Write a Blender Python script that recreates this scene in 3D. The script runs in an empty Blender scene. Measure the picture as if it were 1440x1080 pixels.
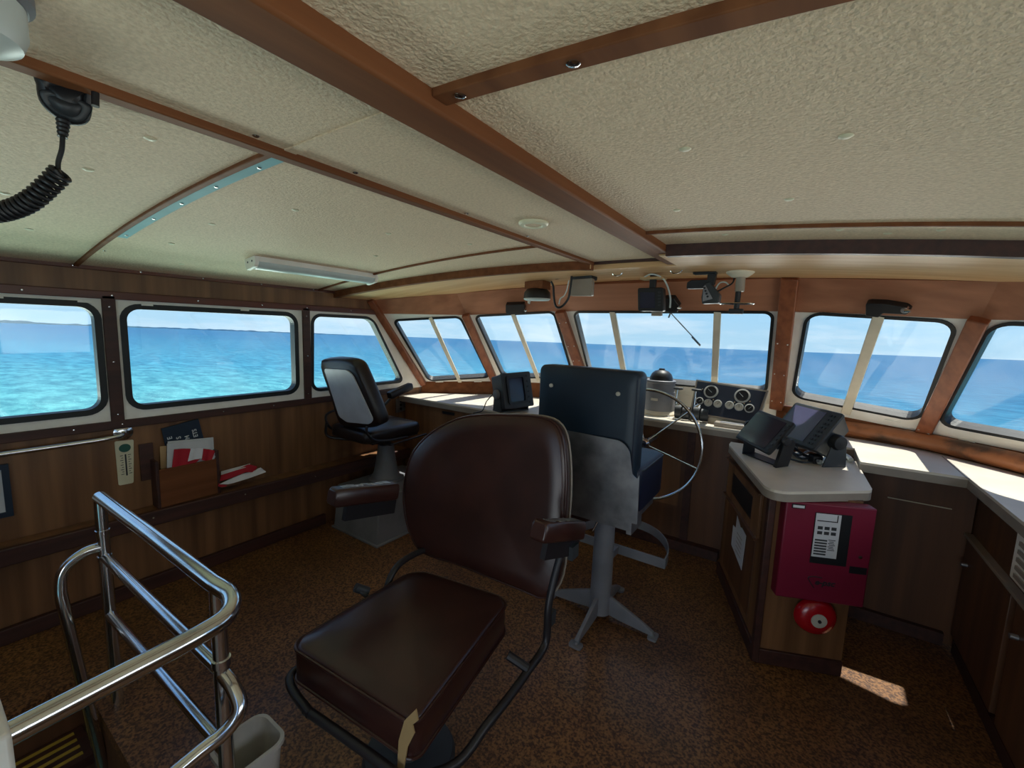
import bpy, bmesh, math, random
from mathutils import Vector as V, Matrix as M
random.seed(7)
S = bpy.context.scene
COL = S.collection

# ------------------------------------------------------------------ camera
def _axes():
    a = V((1137 - 720, 540 - 478)); b = V((-180 - 720, 540 - 433))
    F = math.sqrt(-(a.x * b.x + a.y * b.y))
    y = V((a.x, a.y, F)).normalized(); x = -V((b.x, b.y, F)).normalized()
    z = x.cross(y)
    if z.y < 0: z = -z
    return F, x, y, z
F, ax, ay, az = _axes()
# rows: camera right / up / forward expressed in the cabin's axes (X starboard, Y bow, Z up)
RT = V((ax.x, ay.x, az.x)); UP = V((ax.y, ay.y, az.y)); FW = V((ax.z, ay.z, az.z))
EYE = V((0, 0, 1.5))
cd = bpy.data.cameras.new('camera'); cam = bpy.data.objects.new('camera', cd); COL.objects.link(cam)
cd.sensor_width = 36; cd.sensor_fit = 'HORIZONTAL'; cd.lens = F / 1440 * 36; cd.clip_start = .02; cd.clip_end = 60000
m = M.Identity(4)
for i in range(3):
    m[i][0] = RT[i]; m[i][1] = UP[i]; m[i][2] = -FW[i]; m[i][3] = EYE[i]
cam.matrix_world = m
S.camera = cam
vs = S.view_settings
vs.view_transform = 'Standard'; vs.look = 'None'; vs.gamma = 1; vs.use_curve_mapping = False
vs.exposure = 0.43
S.cycles.max_bounces = 10; S.cycles.diffuse_bounces = 5; S.cycles.transparent_max_bounces = 24
S.cycles.sample_clamp_indirect = 6; S.cycles.use_denoising = True
S.cycles.caustics_reflective = False; S.cycles.caustics_refractive = False

# ------------------------------------------------------------------ sky, sun, added fill lamps outside the cabin
def lin(c):
    return tuple(((v / 255) / 12.92 if v / 255 <= .04045 else (((v / 255) + .055) / 1.055) ** 2.4) for v in c)
W = bpy.data.worlds.new('sky'); S.world = W; W.use_nodes = True
nt = W.node_tree; nt.nodes.clear()
def N(t, ty, **k):
    n = t.nodes.new(ty)
    for a, b in k.items(): setattr(n, a, b)
    return n
out = N(nt, 'ShaderNodeOutputWorld'); bg = N(nt, 'ShaderNodeBackground'); tc = N(nt, 'ShaderNodeTexCoord')
sep = N(nt, 'ShaderNodeSeparateXYZ'); rp = N(nt, 'ShaderNodeValToRGB')
nt.links.new(tc.outputs['Generated'], sep.inputs[0]); nt.links.new(sep.outputs[2], rp.inputs[0])
e = rp.color_ramp.elements
e[0].position = 0; e[0].color = (.40, .62, .80, 1); e[1].position = 1; e[1].color = (.05, .16, .45, 1)
for p_, c_ in ((.06, (.34, .60, .84)), (.16, (.24, .52, .86)), (.4, (.11, .30, .66))):
    q = rp.color_ramp.elements.new(p_); q.color = (*c_, 1)
mp = N(nt, 'ShaderNodeMapping'); mp.inputs['Scale'].default_value = (1, 1, 6.5)
nz = N(nt, 'ShaderNodeTexNoise'); nz.inputs['Scale'].default_value = 3.1; nz.inputs['Detail'].default_value = 7; nz.inputs['Roughness'].default_value = .62
nt.links.new(tc.outputs['Generated'], mp.inputs[0]); nt.links.new(mp.outputs[0], nz.inputs['Vector'])
cr = N(nt, 'ShaderNodeValToRGB'); cr.color_ramp.elements[0].position = .47; cr.color_ramp.elements[1].position = .70
nt.links.new(nz.outputs[0], cr.inputs[0])
mx = N(nt, 'ShaderNodeMix', data_type='RGBA'); mx.inputs[7].default_value = (.70, .80, .90, 1)
mul = N(nt, 'ShaderNodeMath', operation='MULTIPLY'); mul.inputs[1].default_value = .75
nt.links.new(cr.outputs[0], mul.inputs[0]); nt.links.new(mul.outputs[0], mx.inputs[0]); nt.links.new(rp.outputs[0], mx.inputs[6])
nt.links.new(mx.outputs[2], bg.inputs[0]); bg.inputs[1].default_value = .95
nt.links.new(bg.outputs[0], out.inputs[0])

sl = bpy.data.lights.new('sun', 'SUN'); so = bpy.data.objects.new('sun', sl); COL.objects.link(so)
sl.energy = 5.0; sl.angle = .012; sl.color = (1, .95, .86)
so.rotation_euler = V((-.045, -.38, -1)).to_track_quat('-Z', 'Y').to_euler()
def area(name, loc, look, sx, sy, power, color):
    l = bpy.data.lights.new(name, 'AREA'); o = bpy.data.objects.new(name, l); COL.objects.link(o)
    l.shape = 'RECTANGLE'; l.size = sx; l.size_y = sy; l.energy = power; l.color = color
    o.location = loc; o.rotation_euler = (V(look) - V(loc)).to_track_quat('-Z', 'Y').to_euler()
area('fill_lamp_aft', (-.2, -1.9, .75), (-.5, 1.2, 1.95), 1.3, 1.0, 8, (1, .94, .85))  # added lamp behind the camera, fills the cabin through the doorway
area('fill_lamp_starboard', (1.5, .35, 1.34), (-1.5, .9, 1.25), 2.4, .6, 10, (1, .95, .88))  # added lamp outside, lifts the port wall, window frames and floor
# unseen lamps added low outside to brighten the deckhead, imitating glare off water
area('fill_low_port', (-6.2, .8, .05), (-1.6, .9, 1.75), 6.0, 1.2, 135, (.92, 1, .88))
area('fill_low_port_near', (-4.0, .9, .15), (-2.3, .9, 1.75), 4.5, .6, 30, (.72, 1, .84))
area('fill_low_starboard', (4.4, .6, .05), (-.2, .7, 1.75), 6.0, 1.2, 70, (1, .88, .72))
area('fill_low_bow', (-.8, 9.2, -.1), (-.8, 2.2, 1.8), 6.0, 1.2, 200, (1, .93, .84))

# ------------------------------------------------------------------ photo pixel -> point on a real plane of the cabin
def ray(px, py): return RT * (px - 720) + UP * (540 - py) + FW * F
def PP(px, py, p0, n):
    r = ray(px, py); n = V(n); return EYE + r * (n.dot(V(p0) - EYE) / n.dot(r))
def PX(px, py, x): return PP(px, py, (x, 0, 0), (1, 0, 0))
def PY(px, py, y): return PP(px, py, (0, y, 0), (0, 1, 0))
def PZ(px, py, z): return PP(px, py, (0, 0, z), (0, 0, 1))

# ------------------------------------------------------------------ materials
def mat(name, col, rough=.5, metal=0, var=None, scale=(8, 8, 8), vmix=.5, bump=0, bscale=60, detail=4, coat=0, spec=.5, stops=(.35, .65), emit=0):
    m = bpy.data.materials.new(name); m.use_nodes = True; t = m.node_tree; b = t.nodes['Principled BSDF']
    b.inputs['Roughness'].default_value = rough; b.inputs['Metallic'].default_value = metal
    b.inputs['Coat Weight'].default_value = coat; b.inputs['Coat Roughness'].default_value = .15
    b.inputs['Specular IOR Level'].default_value = spec
    b.inputs['Base Color'].default_value = (*col, 1)
    tc = N(t, 'ShaderNodeTexCoord')
    if var is None: var = tuple(c * .86 for c in col)
    mp = N(t, 'ShaderNodeMapping'); mp.inputs['Scale'].default_value = scale
    nz = N(t, 'ShaderNodeTexNoise'); nz.inputs['Scale'].default_value = 1; nz.inputs['Detail'].default_value = detail
    t.links.new(tc.outputs['Object'], mp.inputs[0]); t.links.new(mp.outputs[0], nz.inputs['Vector'])
    r = N(t, 'ShaderNodeValToRGB'); r.color_ramp.elements[0].position = stops[0]; r.color_ramp.elements[1].position = stops[1]
    r.color_ramp.elements[0].color = (*var, 1); r.color_ramp.elements[1].color = (*col, 1)
    t.links.new(nz.outputs[0], r.inputs[0]); t.links.new(r.outputs[0], b.inputs['Base Color'])
    if bump:
        n2 = N(t, 'ShaderNodeTexNoise'); n2.inputs['Scale'].default_value = bscale; n2.inputs['Detail'].default_value = 3
        t.links.new(tc.outputs['Object'], n2.inputs['Vector'])
        bp = N(t, 'ShaderNodeBump'); bp.inputs['Strength'].default_value = bump; bp.inputs['Distance'].default_value = .01
        t.links.new(n2.outputs[0], bp.inputs['Height']); t.links.new(bp.outputs[0], b.inputs['Normal'])
    return m
def wood(name, c1, c2, grain='z', rough=.42, scale=34, coat=.15):
    s = {'z': (scale, scale, scale * .05), 'y': (scale, scale * .05, scale), 'x': (scale * .05, scale, scale)}[grain]
    return mat(name, c1, rough, var=c2, scale=s, detail=8, coat=coat, stops=(.32, .68))
MAT = {
 'panel': wood('teak_panel', lin((138, 98, 64)), lin((96, 64, 40)), 'z', .45, 15),
 'panel_dark': wood('dark_panel', lin((110, 72, 46)), lin((80, 52, 34)), 'z', .5, 15),
 'mahog': wood('mahogany_trim', lin((104, 54, 36)), lin((72, 34, 24)), 'y', .38, 30, .3),
 'header': wood('mahogany_header', lin((178, 120, 90)), lin((152, 98, 72)), 'x', .5, 14, .05),  # paler than the other mahogany: flare haze is put into this colour
 'mahogx': mat('mahogany_beam', lin((128, 80, 50)), .65, var=lin((104, 62, 38)), scale=(18, 1, 18), detail=8, spec=.15),
 'mahogz': wood('mahogany_post', lin((156, 92, 60)), lin((122, 68, 44)), 'z', .45, 24, .1),
 'dark': wood('dark_trim', lin((74, 42, 34)), lin((52, 30, 26)), 'y', .55, 30, .05),
 'ply': wood('plywood_soffit', lin((226, 184, 134)), lin((206, 156, 106)), 'x', .55, 16, .05),
 'log': mat('varnished_log', lin((168, 104, 62)), .5, var=lin((96, 68, 48)), scale=(5, 9, 9), detail=8, coat=.1, stops=(.42, .58)),
 'ceil': mat('textured_ceiling', lin((232, 208, 178)), .7, var=lin((212, 188, 158)), scale=(120, 120, 120), detail=2, stops=(.3, .65), bump=.5, bscale=130),
 'white': mat('white_frame', lin((248, 246, 240)), .5, var=lin((236, 231, 220)), scale=(6, 6, 6)),
 'cream': mat('cream_bar', lin((228, 218, 196)), .5),
 'gasket': mat('black_rubber', lin((24, 30, 34)), .5),
 'black': mat('black_plastic', lin((26, 28, 32)), .45),
 'blackg': mat('dark_grey_plastic', lin((52, 56, 60)), .5),
 'counter': mat('cream_laminate', lin((228, 220, 204)), .38, var=lin((216, 206, 190)), scale=(4, 4, 4)),
 'edge': mat('grey_laminate_edge', lin((158, 148, 136)), .45),
 'chrome': mat('polished_steel', (.78, .79, .8), .16, 1),
 'steel': mat('brushed_aluminium', (.42, .41, .42), .5, 1, var=(.20, .20, .21), scale=(11, 11, 11), detail=7, stops=(.3, .7)),
 'greypaint': mat('grey_paint', lin((132, 134, 140)), .5, var=lin((112, 114, 120)), scale=(5, 5, 5)),
 'brownv': mat('brown_vinyl', lin((62, 35, 30)), .28, var=lin((50, 28, 25)), scale=(7, 7, 7), bump=.05, bscale=400, coat=.1),
 'bluev': mat('navy_vinyl', lin((24, 42, 58)), .42, var=lin((18, 33, 48)), scale=(4, 4, 4)),
 'bluev2': mat('deep_blue_vinyl', lin((17, 25, 50)), .45),
 'blackv': mat('black_vinyl', lin((30, 26, 28)), .36, var=lin((40, 28, 26)), scale=(12, 12, 12)),
 'greyshell': mat('grey_seat_shell', lin((196, 198, 204)), .45),
 'red': mat('red_enamel', lin((128, 24, 54)), .45, var=lin((116, 20, 48)), scale=(3, 3, 3)),
 'redbell': mat('red_bell_paint', lin((176, 10, 28)), .25, coat=.5),
 'paper': mat('white_paper', lin((214, 216, 220)), .7),
 'tan': mat('manila_card', lin((190, 156, 112)), .7),
 'navy': mat('navy_card', lin((12, 36, 58)), .55),
 'letters': mat('white_lettering', lin((210, 214, 218)), .6),
 'flagred': mat('red_cloth', lin((176, 24, 44)), .8),
 'flagwhite': mat('white_cloth', lin((226, 226, 232)), .8),
 'bin': mat('white_bin_plastic', lin((206, 204, 200)), .5, var=lin((186, 184, 180)), scale=(9, 9, 9)),
 'ivory': mat('ivory_plastic', lin((226, 220, 190)), .45),
 'green': mat('green_print', lin((40, 96, 84)), .6),
 'ink': mat('dark_ink', lin((36, 36, 42)), .6),
 'screen': mat('dark_screen', lin((34, 40, 66)), .12),
 'screen2': mat('violet_grey_screen', lin((92, 90, 128)), .2),
 'gaugebody': mat('gauge_panel_blue_black', lin((30, 42, 62)), .5),
 'bezel': mat('grey_bezel', lin((186, 186, 182)), .35),
 'dial': mat('silver_dial', lin((200, 196, 184)), .4),
 'lens': mat('milky_diffuser', lin((206, 216, 214)), .3),
 'foam': mat('torn_foam', lin((170, 142, 96)), .9),
 'yellow': mat('yellow_strip', lin((190, 160, 60)), .6),
 'tube': mat('black_painted_tube', lin((34, 32, 36)), .4),
 'tape': mat('silver_tape', (.62, .62, .62), .3, 1, bump=.8, bscale=60),
 'bluestrip': mat('pale_blue_batten', lin((126, 186, 196)), .7),
}
def cork():
    m = mat('cork_floor', lin((158, 112, 66)), .5, var=lin((76, 47, 27)), scale=(110, 110, 110), detail=2, stops=(.38, .62), coat=.12)
    t = m.node_tree; b = t.nodes['Principled BSDF']; tc = [n for n in t.nodes if n.type == 'TEX_COORD'][0]
    r = [n for n in t.nodes if n.type == 'VALTORGB'][0]
    n2 = N(t, 'ShaderNodeTexNoise'); n2.inputs['Scale'].default_value = 2.2; n2.inputs['Detail'].default_value = 5
    t.links.new(tc.outputs['Object'], n2.inputs['Vector'])
    r2 = N(t, 'ShaderNodeValToRGB'); r2.color_ramp.elements[0].position = .3; r2.color_ramp.elements[0].color = (.55, .5, .5, 1); r2.color_ramp.elements[1].position = .7; r2.color_ramp.elements[1].color = (1, 1, 1, 1)
    t.links.new(n2.outputs[0], r2.inputs[0])
    mx = N(t, 'ShaderNodeMix', data_type='RGBA', blend_type='MULTIPLY'); mx.inputs[0].default_value = 1
    t.links.new(r.outputs[0], mx.inputs[6]); t.links.new(r2.outputs[0], mx.inputs[7]); t.links.new(mx.outputs[2], b.inputs['Base Color'])
    return m
MAT['cork'] = cork()
def glass():
    m = bpy.data.materials.new('patchy_hazed_glass'); m.use_nodes = True; t = m.node_tree; t.nodes.clear()
    o = N(t, 'ShaderNodeOutputMaterial'); tr = N(t, 'ShaderNodeBsdfTransparent'); gl = N(t, 'ShaderNodeBsdfGlossy'); df = N(t, 'ShaderNodeBsdfTranslucent')
    tr.inputs[0].default_value = (.96, .98, .98, 1); gl.inputs['Roughness'].default_value = .02; df.inputs[0].default_value = (.9, .9, .88, 1)
    fr = N(t, 'ShaderNodeFresnel'); ge = N(t, 'ShaderNodeNewGeometry'); io = N(t, 'ShaderNodeMapRange'); io.inputs[3].default_value = 1.45; io.inputs[4].default_value = 1 / 1.45
    t.links.new(ge.outputs['Backfacing'], io.inputs[0]); t.links.new(io.outputs[0], fr.inputs[0])
    m1 = N(t, 'ShaderNodeMixShader'); m2 = N(t, 'ShaderNodeMixShader')
    tc = N(t, 'ShaderNodeTexCoord'); nz = N(t, 'ShaderNodeTexNoise'); nz.inputs['Scale'].default_value = 5; nz.inputs['Detail'].default_value = 6
    mr = N(t, 'ShaderNodeMapRange'); mr.inputs[1].default_value = .35; mr.inputs[2].default_value = .75; mr.inputs[3].default_value = .0; mr.inputs[4].default_value = .028  # translucent haze mixed over the clear pane in noise patches
    t.links.new(tc.outputs['Object'], nz.inputs['Vector']); t.links.new(nz.outputs[0], mr.inputs[0])
    t.links.new(fr.outputs[0], m1.inputs[0]); t.links.new(tr.outputs[0], m1.inputs[1]); t.links.new(gl.outputs[0], m1.inputs[2])
    t.links.new(mr.outputs[0], m2.inputs[0]); t.links.new(m1.outputs[0], m2.inputs[1]); t.links.new(df.outputs[0], m2.inputs[2])
    t.links.new(m2.outputs[0], o.inputs[0]); return m
MAT['glass'] = glass()
def water():
    m = bpy.data.materials.new('tropical_sea'); m.use_nodes = True; t = m.node_tree; b = t.nodes['Principled BSDF']
    b.inputs['Roughness'].default_value = .5; b.inputs['Specular IOR Level'].default_value = .06
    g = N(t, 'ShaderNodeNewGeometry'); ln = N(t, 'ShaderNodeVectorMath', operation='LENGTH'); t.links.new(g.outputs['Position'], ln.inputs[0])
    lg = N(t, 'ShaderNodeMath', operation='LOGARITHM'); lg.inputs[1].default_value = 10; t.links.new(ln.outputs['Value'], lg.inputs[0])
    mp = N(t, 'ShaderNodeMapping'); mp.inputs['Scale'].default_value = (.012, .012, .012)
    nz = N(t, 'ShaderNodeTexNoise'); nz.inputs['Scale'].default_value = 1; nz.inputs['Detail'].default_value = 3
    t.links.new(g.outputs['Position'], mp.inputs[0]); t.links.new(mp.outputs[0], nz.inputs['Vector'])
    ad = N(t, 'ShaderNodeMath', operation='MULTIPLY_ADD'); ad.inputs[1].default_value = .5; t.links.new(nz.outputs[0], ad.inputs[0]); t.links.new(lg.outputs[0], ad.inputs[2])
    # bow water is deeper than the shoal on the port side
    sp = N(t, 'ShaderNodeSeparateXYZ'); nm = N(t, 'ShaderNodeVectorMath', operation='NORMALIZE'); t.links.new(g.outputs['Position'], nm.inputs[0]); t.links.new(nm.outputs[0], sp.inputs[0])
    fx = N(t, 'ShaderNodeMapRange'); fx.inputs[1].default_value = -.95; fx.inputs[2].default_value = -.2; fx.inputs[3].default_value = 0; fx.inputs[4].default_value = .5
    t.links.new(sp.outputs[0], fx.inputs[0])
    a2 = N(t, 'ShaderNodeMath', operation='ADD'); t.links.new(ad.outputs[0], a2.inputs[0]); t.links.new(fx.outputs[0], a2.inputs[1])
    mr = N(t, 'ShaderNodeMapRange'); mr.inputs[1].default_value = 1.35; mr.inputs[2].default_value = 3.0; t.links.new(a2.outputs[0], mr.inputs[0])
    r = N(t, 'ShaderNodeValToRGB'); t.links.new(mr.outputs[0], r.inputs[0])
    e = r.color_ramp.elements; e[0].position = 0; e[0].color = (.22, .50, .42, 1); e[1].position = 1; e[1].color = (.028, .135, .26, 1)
    for p_, c_ in ((.22, (.13, .42, .42)), (.5, (.05, .25, .36)), (.75, (.035, .17, .29))):
        q = e.new(p_); q.color = (*c_, 1)
    # wave streaks
    m3 = N(t, 'ShaderNodeMapping'); m3.inputs['Scale'].default_value = (.42, .95, 1); m3.inputs['Rotation'].default_value = (0, 0, .5)
    n3 = N(t, 'ShaderNodeTexNoise'); n3.inputs['Scale'].default_value = 1; n3.inputs['Detail'].default_value = 11; n3.inputs['Roughness'].default_value = .74
    t.links.new(g.outputs['Position'], m3.inputs[0]); t.links.new(m3.outputs[0], n3.inputs['Vector'])
    r3 = N(t, 'ShaderNodeValToRGB'); r3.color_ramp.elements[0].position = .40; r3.color_ramp.elements[0].color = (.5, .62, .70, 1); r3.color_ramp.elements[1].position = .60; r3.color_ramp.elements[1].color = (1.25, 1.2, 1.15, 1)
    t.links.new(n3.outputs[0], r3.inputs[0])
    mx = N(t, 'ShaderNodeMix', data_type='RGBA', blend_type='MULTIPLY'); mx.inputs[0].default_value = 1
    t.links.new(r.outputs[0], mx.inputs[6]); t.links.new(r3.outputs[0], mx.inputs[7]); t.links.new(mx.outputs[2], b.inputs['Base Color'])
    bp = N(t, 'ShaderNodeBump'); bp.inputs['Strength'].default_value = .35; bp.inputs['Distance'].default_value = .4
    t.links.new(n3.outputs[0], bp.inputs['Height']); t.links.new(bp.outputs[0], b.inputs['Normal'])
    return m
MAT['sea'] = water()

# ------------------------------------------------------------------ mesh helpers
ORG = {}
def obj(name, bm, m, parent=None, org=None, bevel=0, seg=2, smooth=35, sub=0):
    """link a bmesh (world coordinates) as one mesh object; parts take the origin of their thing"""
    bmesh.ops.recalc_face_normals(bm, faces=bm.faces[:])
    if parent is not None: o0 = ORG[parent.name]
    elif org is not None: o0 = V(org)
    else:
        lo = [min(v.co[i] for v in bm.verts) for i in range(3)]; hi = [max(v.co[i] for v in bm.verts) for i in range(3)]
        o0 = V(((lo[0] + hi[0]) / 2, (lo[1] + hi[1]) / 2, lo[2]))
    bmesh.ops.translate(bm, verts=bm.verts[:], vec=-o0)
    me = bpy.data.meshes.new(name); bm.to_mesh(me); bm.free()
    me.materials.append(MAT[m] if isinstance(m, str) else m)
    if smooth:
        me.polygons.foreach_set('use_smooth', [True] * len(me.polygons)); me.set_sharp_from_angle(angle=math.radians(smooth))
    o = bpy.data.objects.new(name, me); COL.objects.link(o)
    if parent is not None: o.parent = parent
    else: o.location = o0
    ORG[o.name] = o0
    if bevel:
        b = o.modifiers.new('bevel', 'BEVEL'); b.width = bevel; b.segments = seg; b.limit_method = 'ANGLE'; b.angle_limit = math.radians(40)
    if sub:
        s = o.modifiers.new('sub', 'SUBSURF'); s.levels = sub; s.render_levels = sub
    return o
def thing(name, label, cat, loc, group=None):
    o = bpy.data.objects.new(name, None); COL.objects.link(o); o.location = loc; o.empty_display_size = .05
    o['label'] = label; o['category'] = cat
    if group: o['group'] = group
    ORG[o.name] = V(loc); return o
def tag(o, label, cat, group=None):
    o['label'] = label; o['category'] = cat
    if group: o['group'] = group
    return o
def struct(o, label=None):
    o['kind'] = 'structure'
    if label: o['label'] = label
    return o
def BM(): return bmesh.new()
def box(bm, c, s, ux=(1, 0, 0), uy=(0, 1, 0), uz=(0, 0, 1)):
    c = V(c); ux, uy, uz = V(ux).normalized() * s[0] / 2, V(uy).normalized() * s[1] / 2, V(uz).normalized() * s[2] / 2
    vs_ = [bm.verts.new(c + ux * i + uy * j + uz * k) for i in (-1, 1) for j in (-1, 1) for k in (-1, 1)]
    for f in ((0, 1, 3, 2), (4, 6, 7, 5), (0, 4, 5, 1), (2, 3, 7, 6), (0, 2, 6, 4), (1, 5, 7, 3)): bm.faces.new([vs_[i] for i in f])
    return bm
def boxmm(bm, a, b):
    return box(bm, [(a[i] + b[i]) / 2 for i in range(3)], [abs(a[i] - b[i]) for i in range(3)])
def hexa(bm, b4, t4):
    """solid between two quads given in the same order"""
    return loft(bm, [b4, t4], True, True)
def prism(bm, loop, vec):
    vec = V(vec); return loft(bm, [[V(p) for p in loop], [V(p) + vec for p in loop]], True, True)
def loft(bm, rings, cap0=True, cap1=True):
    R_ = [[bm.verts.new(V(p)) for p in r] for r in rings]; n = len(R_[0])
    for a, b in zip(R_, R_[1:]):
        for i in range(n): bm.faces.new((a[i], a[(i + 1) % n], b[(i + 1) % n], b[i]))
    if cap0: bm.faces.new(list(reversed(R_[0])))
    if cap1: bm.faces.new(R_[-1])
    return bm
def perp(d):
    d = V(d).normalized(); a = V((0, 0, 1)) if abs(d.z) < .9 else V((1, 0, 0)); u = d.cross(a).normalized(); return u, d.cross(u).normalized()
def tube(bm, path, r, n=12, closed=False):
    path = [V(p) for p in path]; k = len(path); rings = []; u = None
    for i in range(k):
        if closed: d = path[(i + 1) % k] - path[i - 1]
        else: d = path[min(i + 1, k - 1)] - path[max(i - 1, 0)]
        d.normalize()
        if u is None: u, v = perp(d)
        else:
            u = (u - d * u.dot(d)).normalized(); v = d.cross(u)
        rr = r[i] if isinstance(r, (list, tuple)) else r
        rings.append([path[i] + u * math.cos(2 * math.pi * j / n) * rr + v * math.sin(2 * math.pi * j / n) * rr for j in range(n)])
    if closed: rings.append(rings[0]); 
    if closed:
        R_ = [[bm.verts.new(p) for p in r_] for r_ in rings[:-1]]
        # align seam
        best = min(range(n), key=lambda s: (rings[-2][0] - rings[0][s]).length)
        for a in range(k):
            A = R_[a]; B = R_[(a + 1) % k]; off = best if a == k - 1 else 0
            for i in range(n): bm.faces.new((A[i], A[(i + 1) % n], B[(i + 1 + off) % n], B[(i + off) % n]))
        return bm
    return loft(bm, rings)
def cyl(bm, a, b, r0, r1=None, n=20):
    a, b = V(a), V(b); u, v = perp(b - a); r1 = r0 if r1 is None else r1
    return loft(bm, [[p + u * math.cos(2 * math.pi * j / n) * r + v * math.sin(2 * math.pi * j / n) * r for j in range(n)] for p, r in ((a, r0), (b, r1))])
def lathe(bm, o, d, prof, n=28):
    o = V(o); d = V(d).normalized(); u, v = perp(d)
    return loft(bm, [[o + d * h + u * math.cos(2 * math.pi * j / n) * max(r, 1e-4) + v * math.sin(2 * math.pi * j / n) * max(r, 1e-4) for j in range(n)] for r, h in prof])
def dome(bm, c, r, s=(1, 1, 1), n=10):
    bmesh.ops.create_uvsphere(bm, u_segments=16, v_segments=n, radius=r, matrix=M.Translation(V(c)) @ M.Diagonal((*s, 1))); return bm
def smoothpath(pts, k=6, closed=False):
    pts = [V(p) for p in pts]; n = len(pts); out = []
    rng = range(n) if closed else range(n - 1)
    for i in rng:
        p0 = pts[(i - 1) % n] if closed or i > 0 else pts[i]; p1 = pts[i]; p2 = pts[(i + 1) % n]
        p3 = pts[(i + 2) % n] if closed or i + 2 < n else p2
        for j in range(k):
            t = j / k
            out.append(.5 * ((2 * p1) + (p2 - p0) * t + (2 * p0 - 5 * p1 + 4 * p2 - p3) * t * t + (3 * p1 - p0 - 3 * p2 + p3) * t ** 3))
    if not closed: out.append(pts[-1])
    return out
def rloop(pts, r, k=6):
    """polygon (3-D, planar) with rounded corners; r a number or a list"""
    pts = [V(p) for p in pts]; n = len(pts); out = []
    for i in range(n):
        c = pts[i]; p = pts[i - 1] - c; q = pts[(i + 1) % n] - c; rr = r[i] if isinstance(r, (list, tuple)) else r
        if rr <= 1e-5: out.append(c.copy()); continue
        a = c + p.normalized() * min(rr, p.length * .49); b = c + q.normalized() * min(rr, q.length * .49)
        for j in range(k + 1):
            t = j / k; w = .72 * 2 * t * (1 - t); d = (1 - t) ** 2 + t * t + w
            out.append((a * (1 - t) ** 2 + c * w + b * t * t) / d)
    return out
def inset(pts, n, w):
    pts = [V(p) for p in pts]; n = V(n).normalized(); k = len(pts); cen = sum(pts, V()) / k; out = []
    for i in range(k):
        e1 = (pts[i] - pts[i - 1]).normalized(); e2 = (pts[(i + 1) % k] - pts[i]).normalized()
        n1 = n.cross(e1); n2 = n.cross(e2)
        if n1.dot(cen - pts[i]) < 0: n1 = -n1
        if n2.dot(cen - pts[i]) < 0: n2 = -n2
        b = (n1 + n2); b /= max(.3, 1 + n1.dot(n2)); out.append(pts[i] + b * w)
    return out
def ring(bm, a, b, n, t0, t1):
    """flat ring between closed loops a (outside) and b (inside), from offset t0 to t1 along n"""
    n = V(n); k = len(a)
    A0, A1, B0, B1 = [[bm.verts.new(p + n * t) for p in l] for l, t in ((a, t0), (a, t1), (b, t0), (b, t1))]
    for i in range(k):
        j = (i + 1) % k
        for q in ((A0[i], A0[j], B0[j], B0[i]), (A1[i], B1[i], B1[j], A1[j]), (A0[i], A1[i], A1[j], A0[j]), (B0[i], B0[j], B1[j], B1[i])):
            try: bm.faces.new(q)
            except ValueError: pass
    return bm
def cushion(bm, loop, n, t, er=.02, puff=.02, dish=0):
    """upholstered pad: outline loop on its front plane, thickness t behind, rounded edge, puffed face along n"""
    n = V(n).normalized(); loop = [V(p) for p in loop]; c = sum(loop, V()) / len(loop)
    mr = sum((p - c).length for p in loop) / len(loop)
    def rg(s, h): return [c + (p - c) * s + n * h for p in loop]
    k = er / mr
    rings = [rg(1 - k * .8, -t), rg(1 - k * .2, -t + er * .5), rg(1, -t + er), rg(1, -er), rg(1 - k * .3, -er * .35), rg(1 - k, 0)]
    for s in (.82, .6, .38, .16):
        h = puff * (1 - (s / (1 - k)) ** 2.2); rings.append(rg(s * (1 - k), h))
    return loft(bm, rings)
def frame_of(n, up=(0, 0, 1)):
    n = V(n).normalized(); u = V(up).cross(n).normalized(); return u, n.cross(u).normalized(), n
def text(body, size, o, u, v, m, name='lettering', parent=None, depth=.0008, shear=0, bold=0):
    cu = bpy.data.curves.new('t', 'FONT'); cu.body = body; cu.size = size; cu.extrude = depth; cu.shear = shear; cu.offset = bold
    cu.align_x = 'CENTER'; cu.align_y = 'CENTER'; cu.resolution_u = 3
    ob = bpy.data.objects.new('t', cu); COL.objects.link(ob)
    me = bpy.data.meshes.new_from_object(ob); bpy.data.objects.remove(ob)
    u, v = V(u).normalized(), V(v).normalized(); n = u.cross(v)
    mm = M(((u.x, v.x, n.x, o[0]), (u.y, v.y, n.y, o[1]), (u.z, v.z, n.z, o[2]), (0, 0, 0, 1)))
    me.transform(mm); bm = BM(); bm.from_mesh(me); bpy.data.meshes.remove(me)
    return obj(name, bm, m, parent, smooth=0)
TRIM = [0]
def trim(bm, m, label, bevel=.003, **k):
    TRIM[0] += 1
    return struct(obj('trim_%d' % TRIM[0], bm, m, bevel=bevel, **k), label)
def screws(parent, pts, n, r=.006):
    for p in pts:
        lathe_bm = BM(); lathe(lathe_bm, V(p), n, [(r, 0), (r, .001), (r * .7, .003), (.0005, .0035)], 10); obj('screw', lathe_bm, 'chrome', parent)

# ================================================================== THE PLACE
XP, XS, XC = -2.90, 1.16, -.87            # port wall, starboard wall, centreline
def zc(x): return 1.9 - .04 * (x - XC) ** 2          # cambered deckhead
def zs(x): return zc(x) - .04                         # soffit above the windscreen
YB = -1.35
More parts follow.
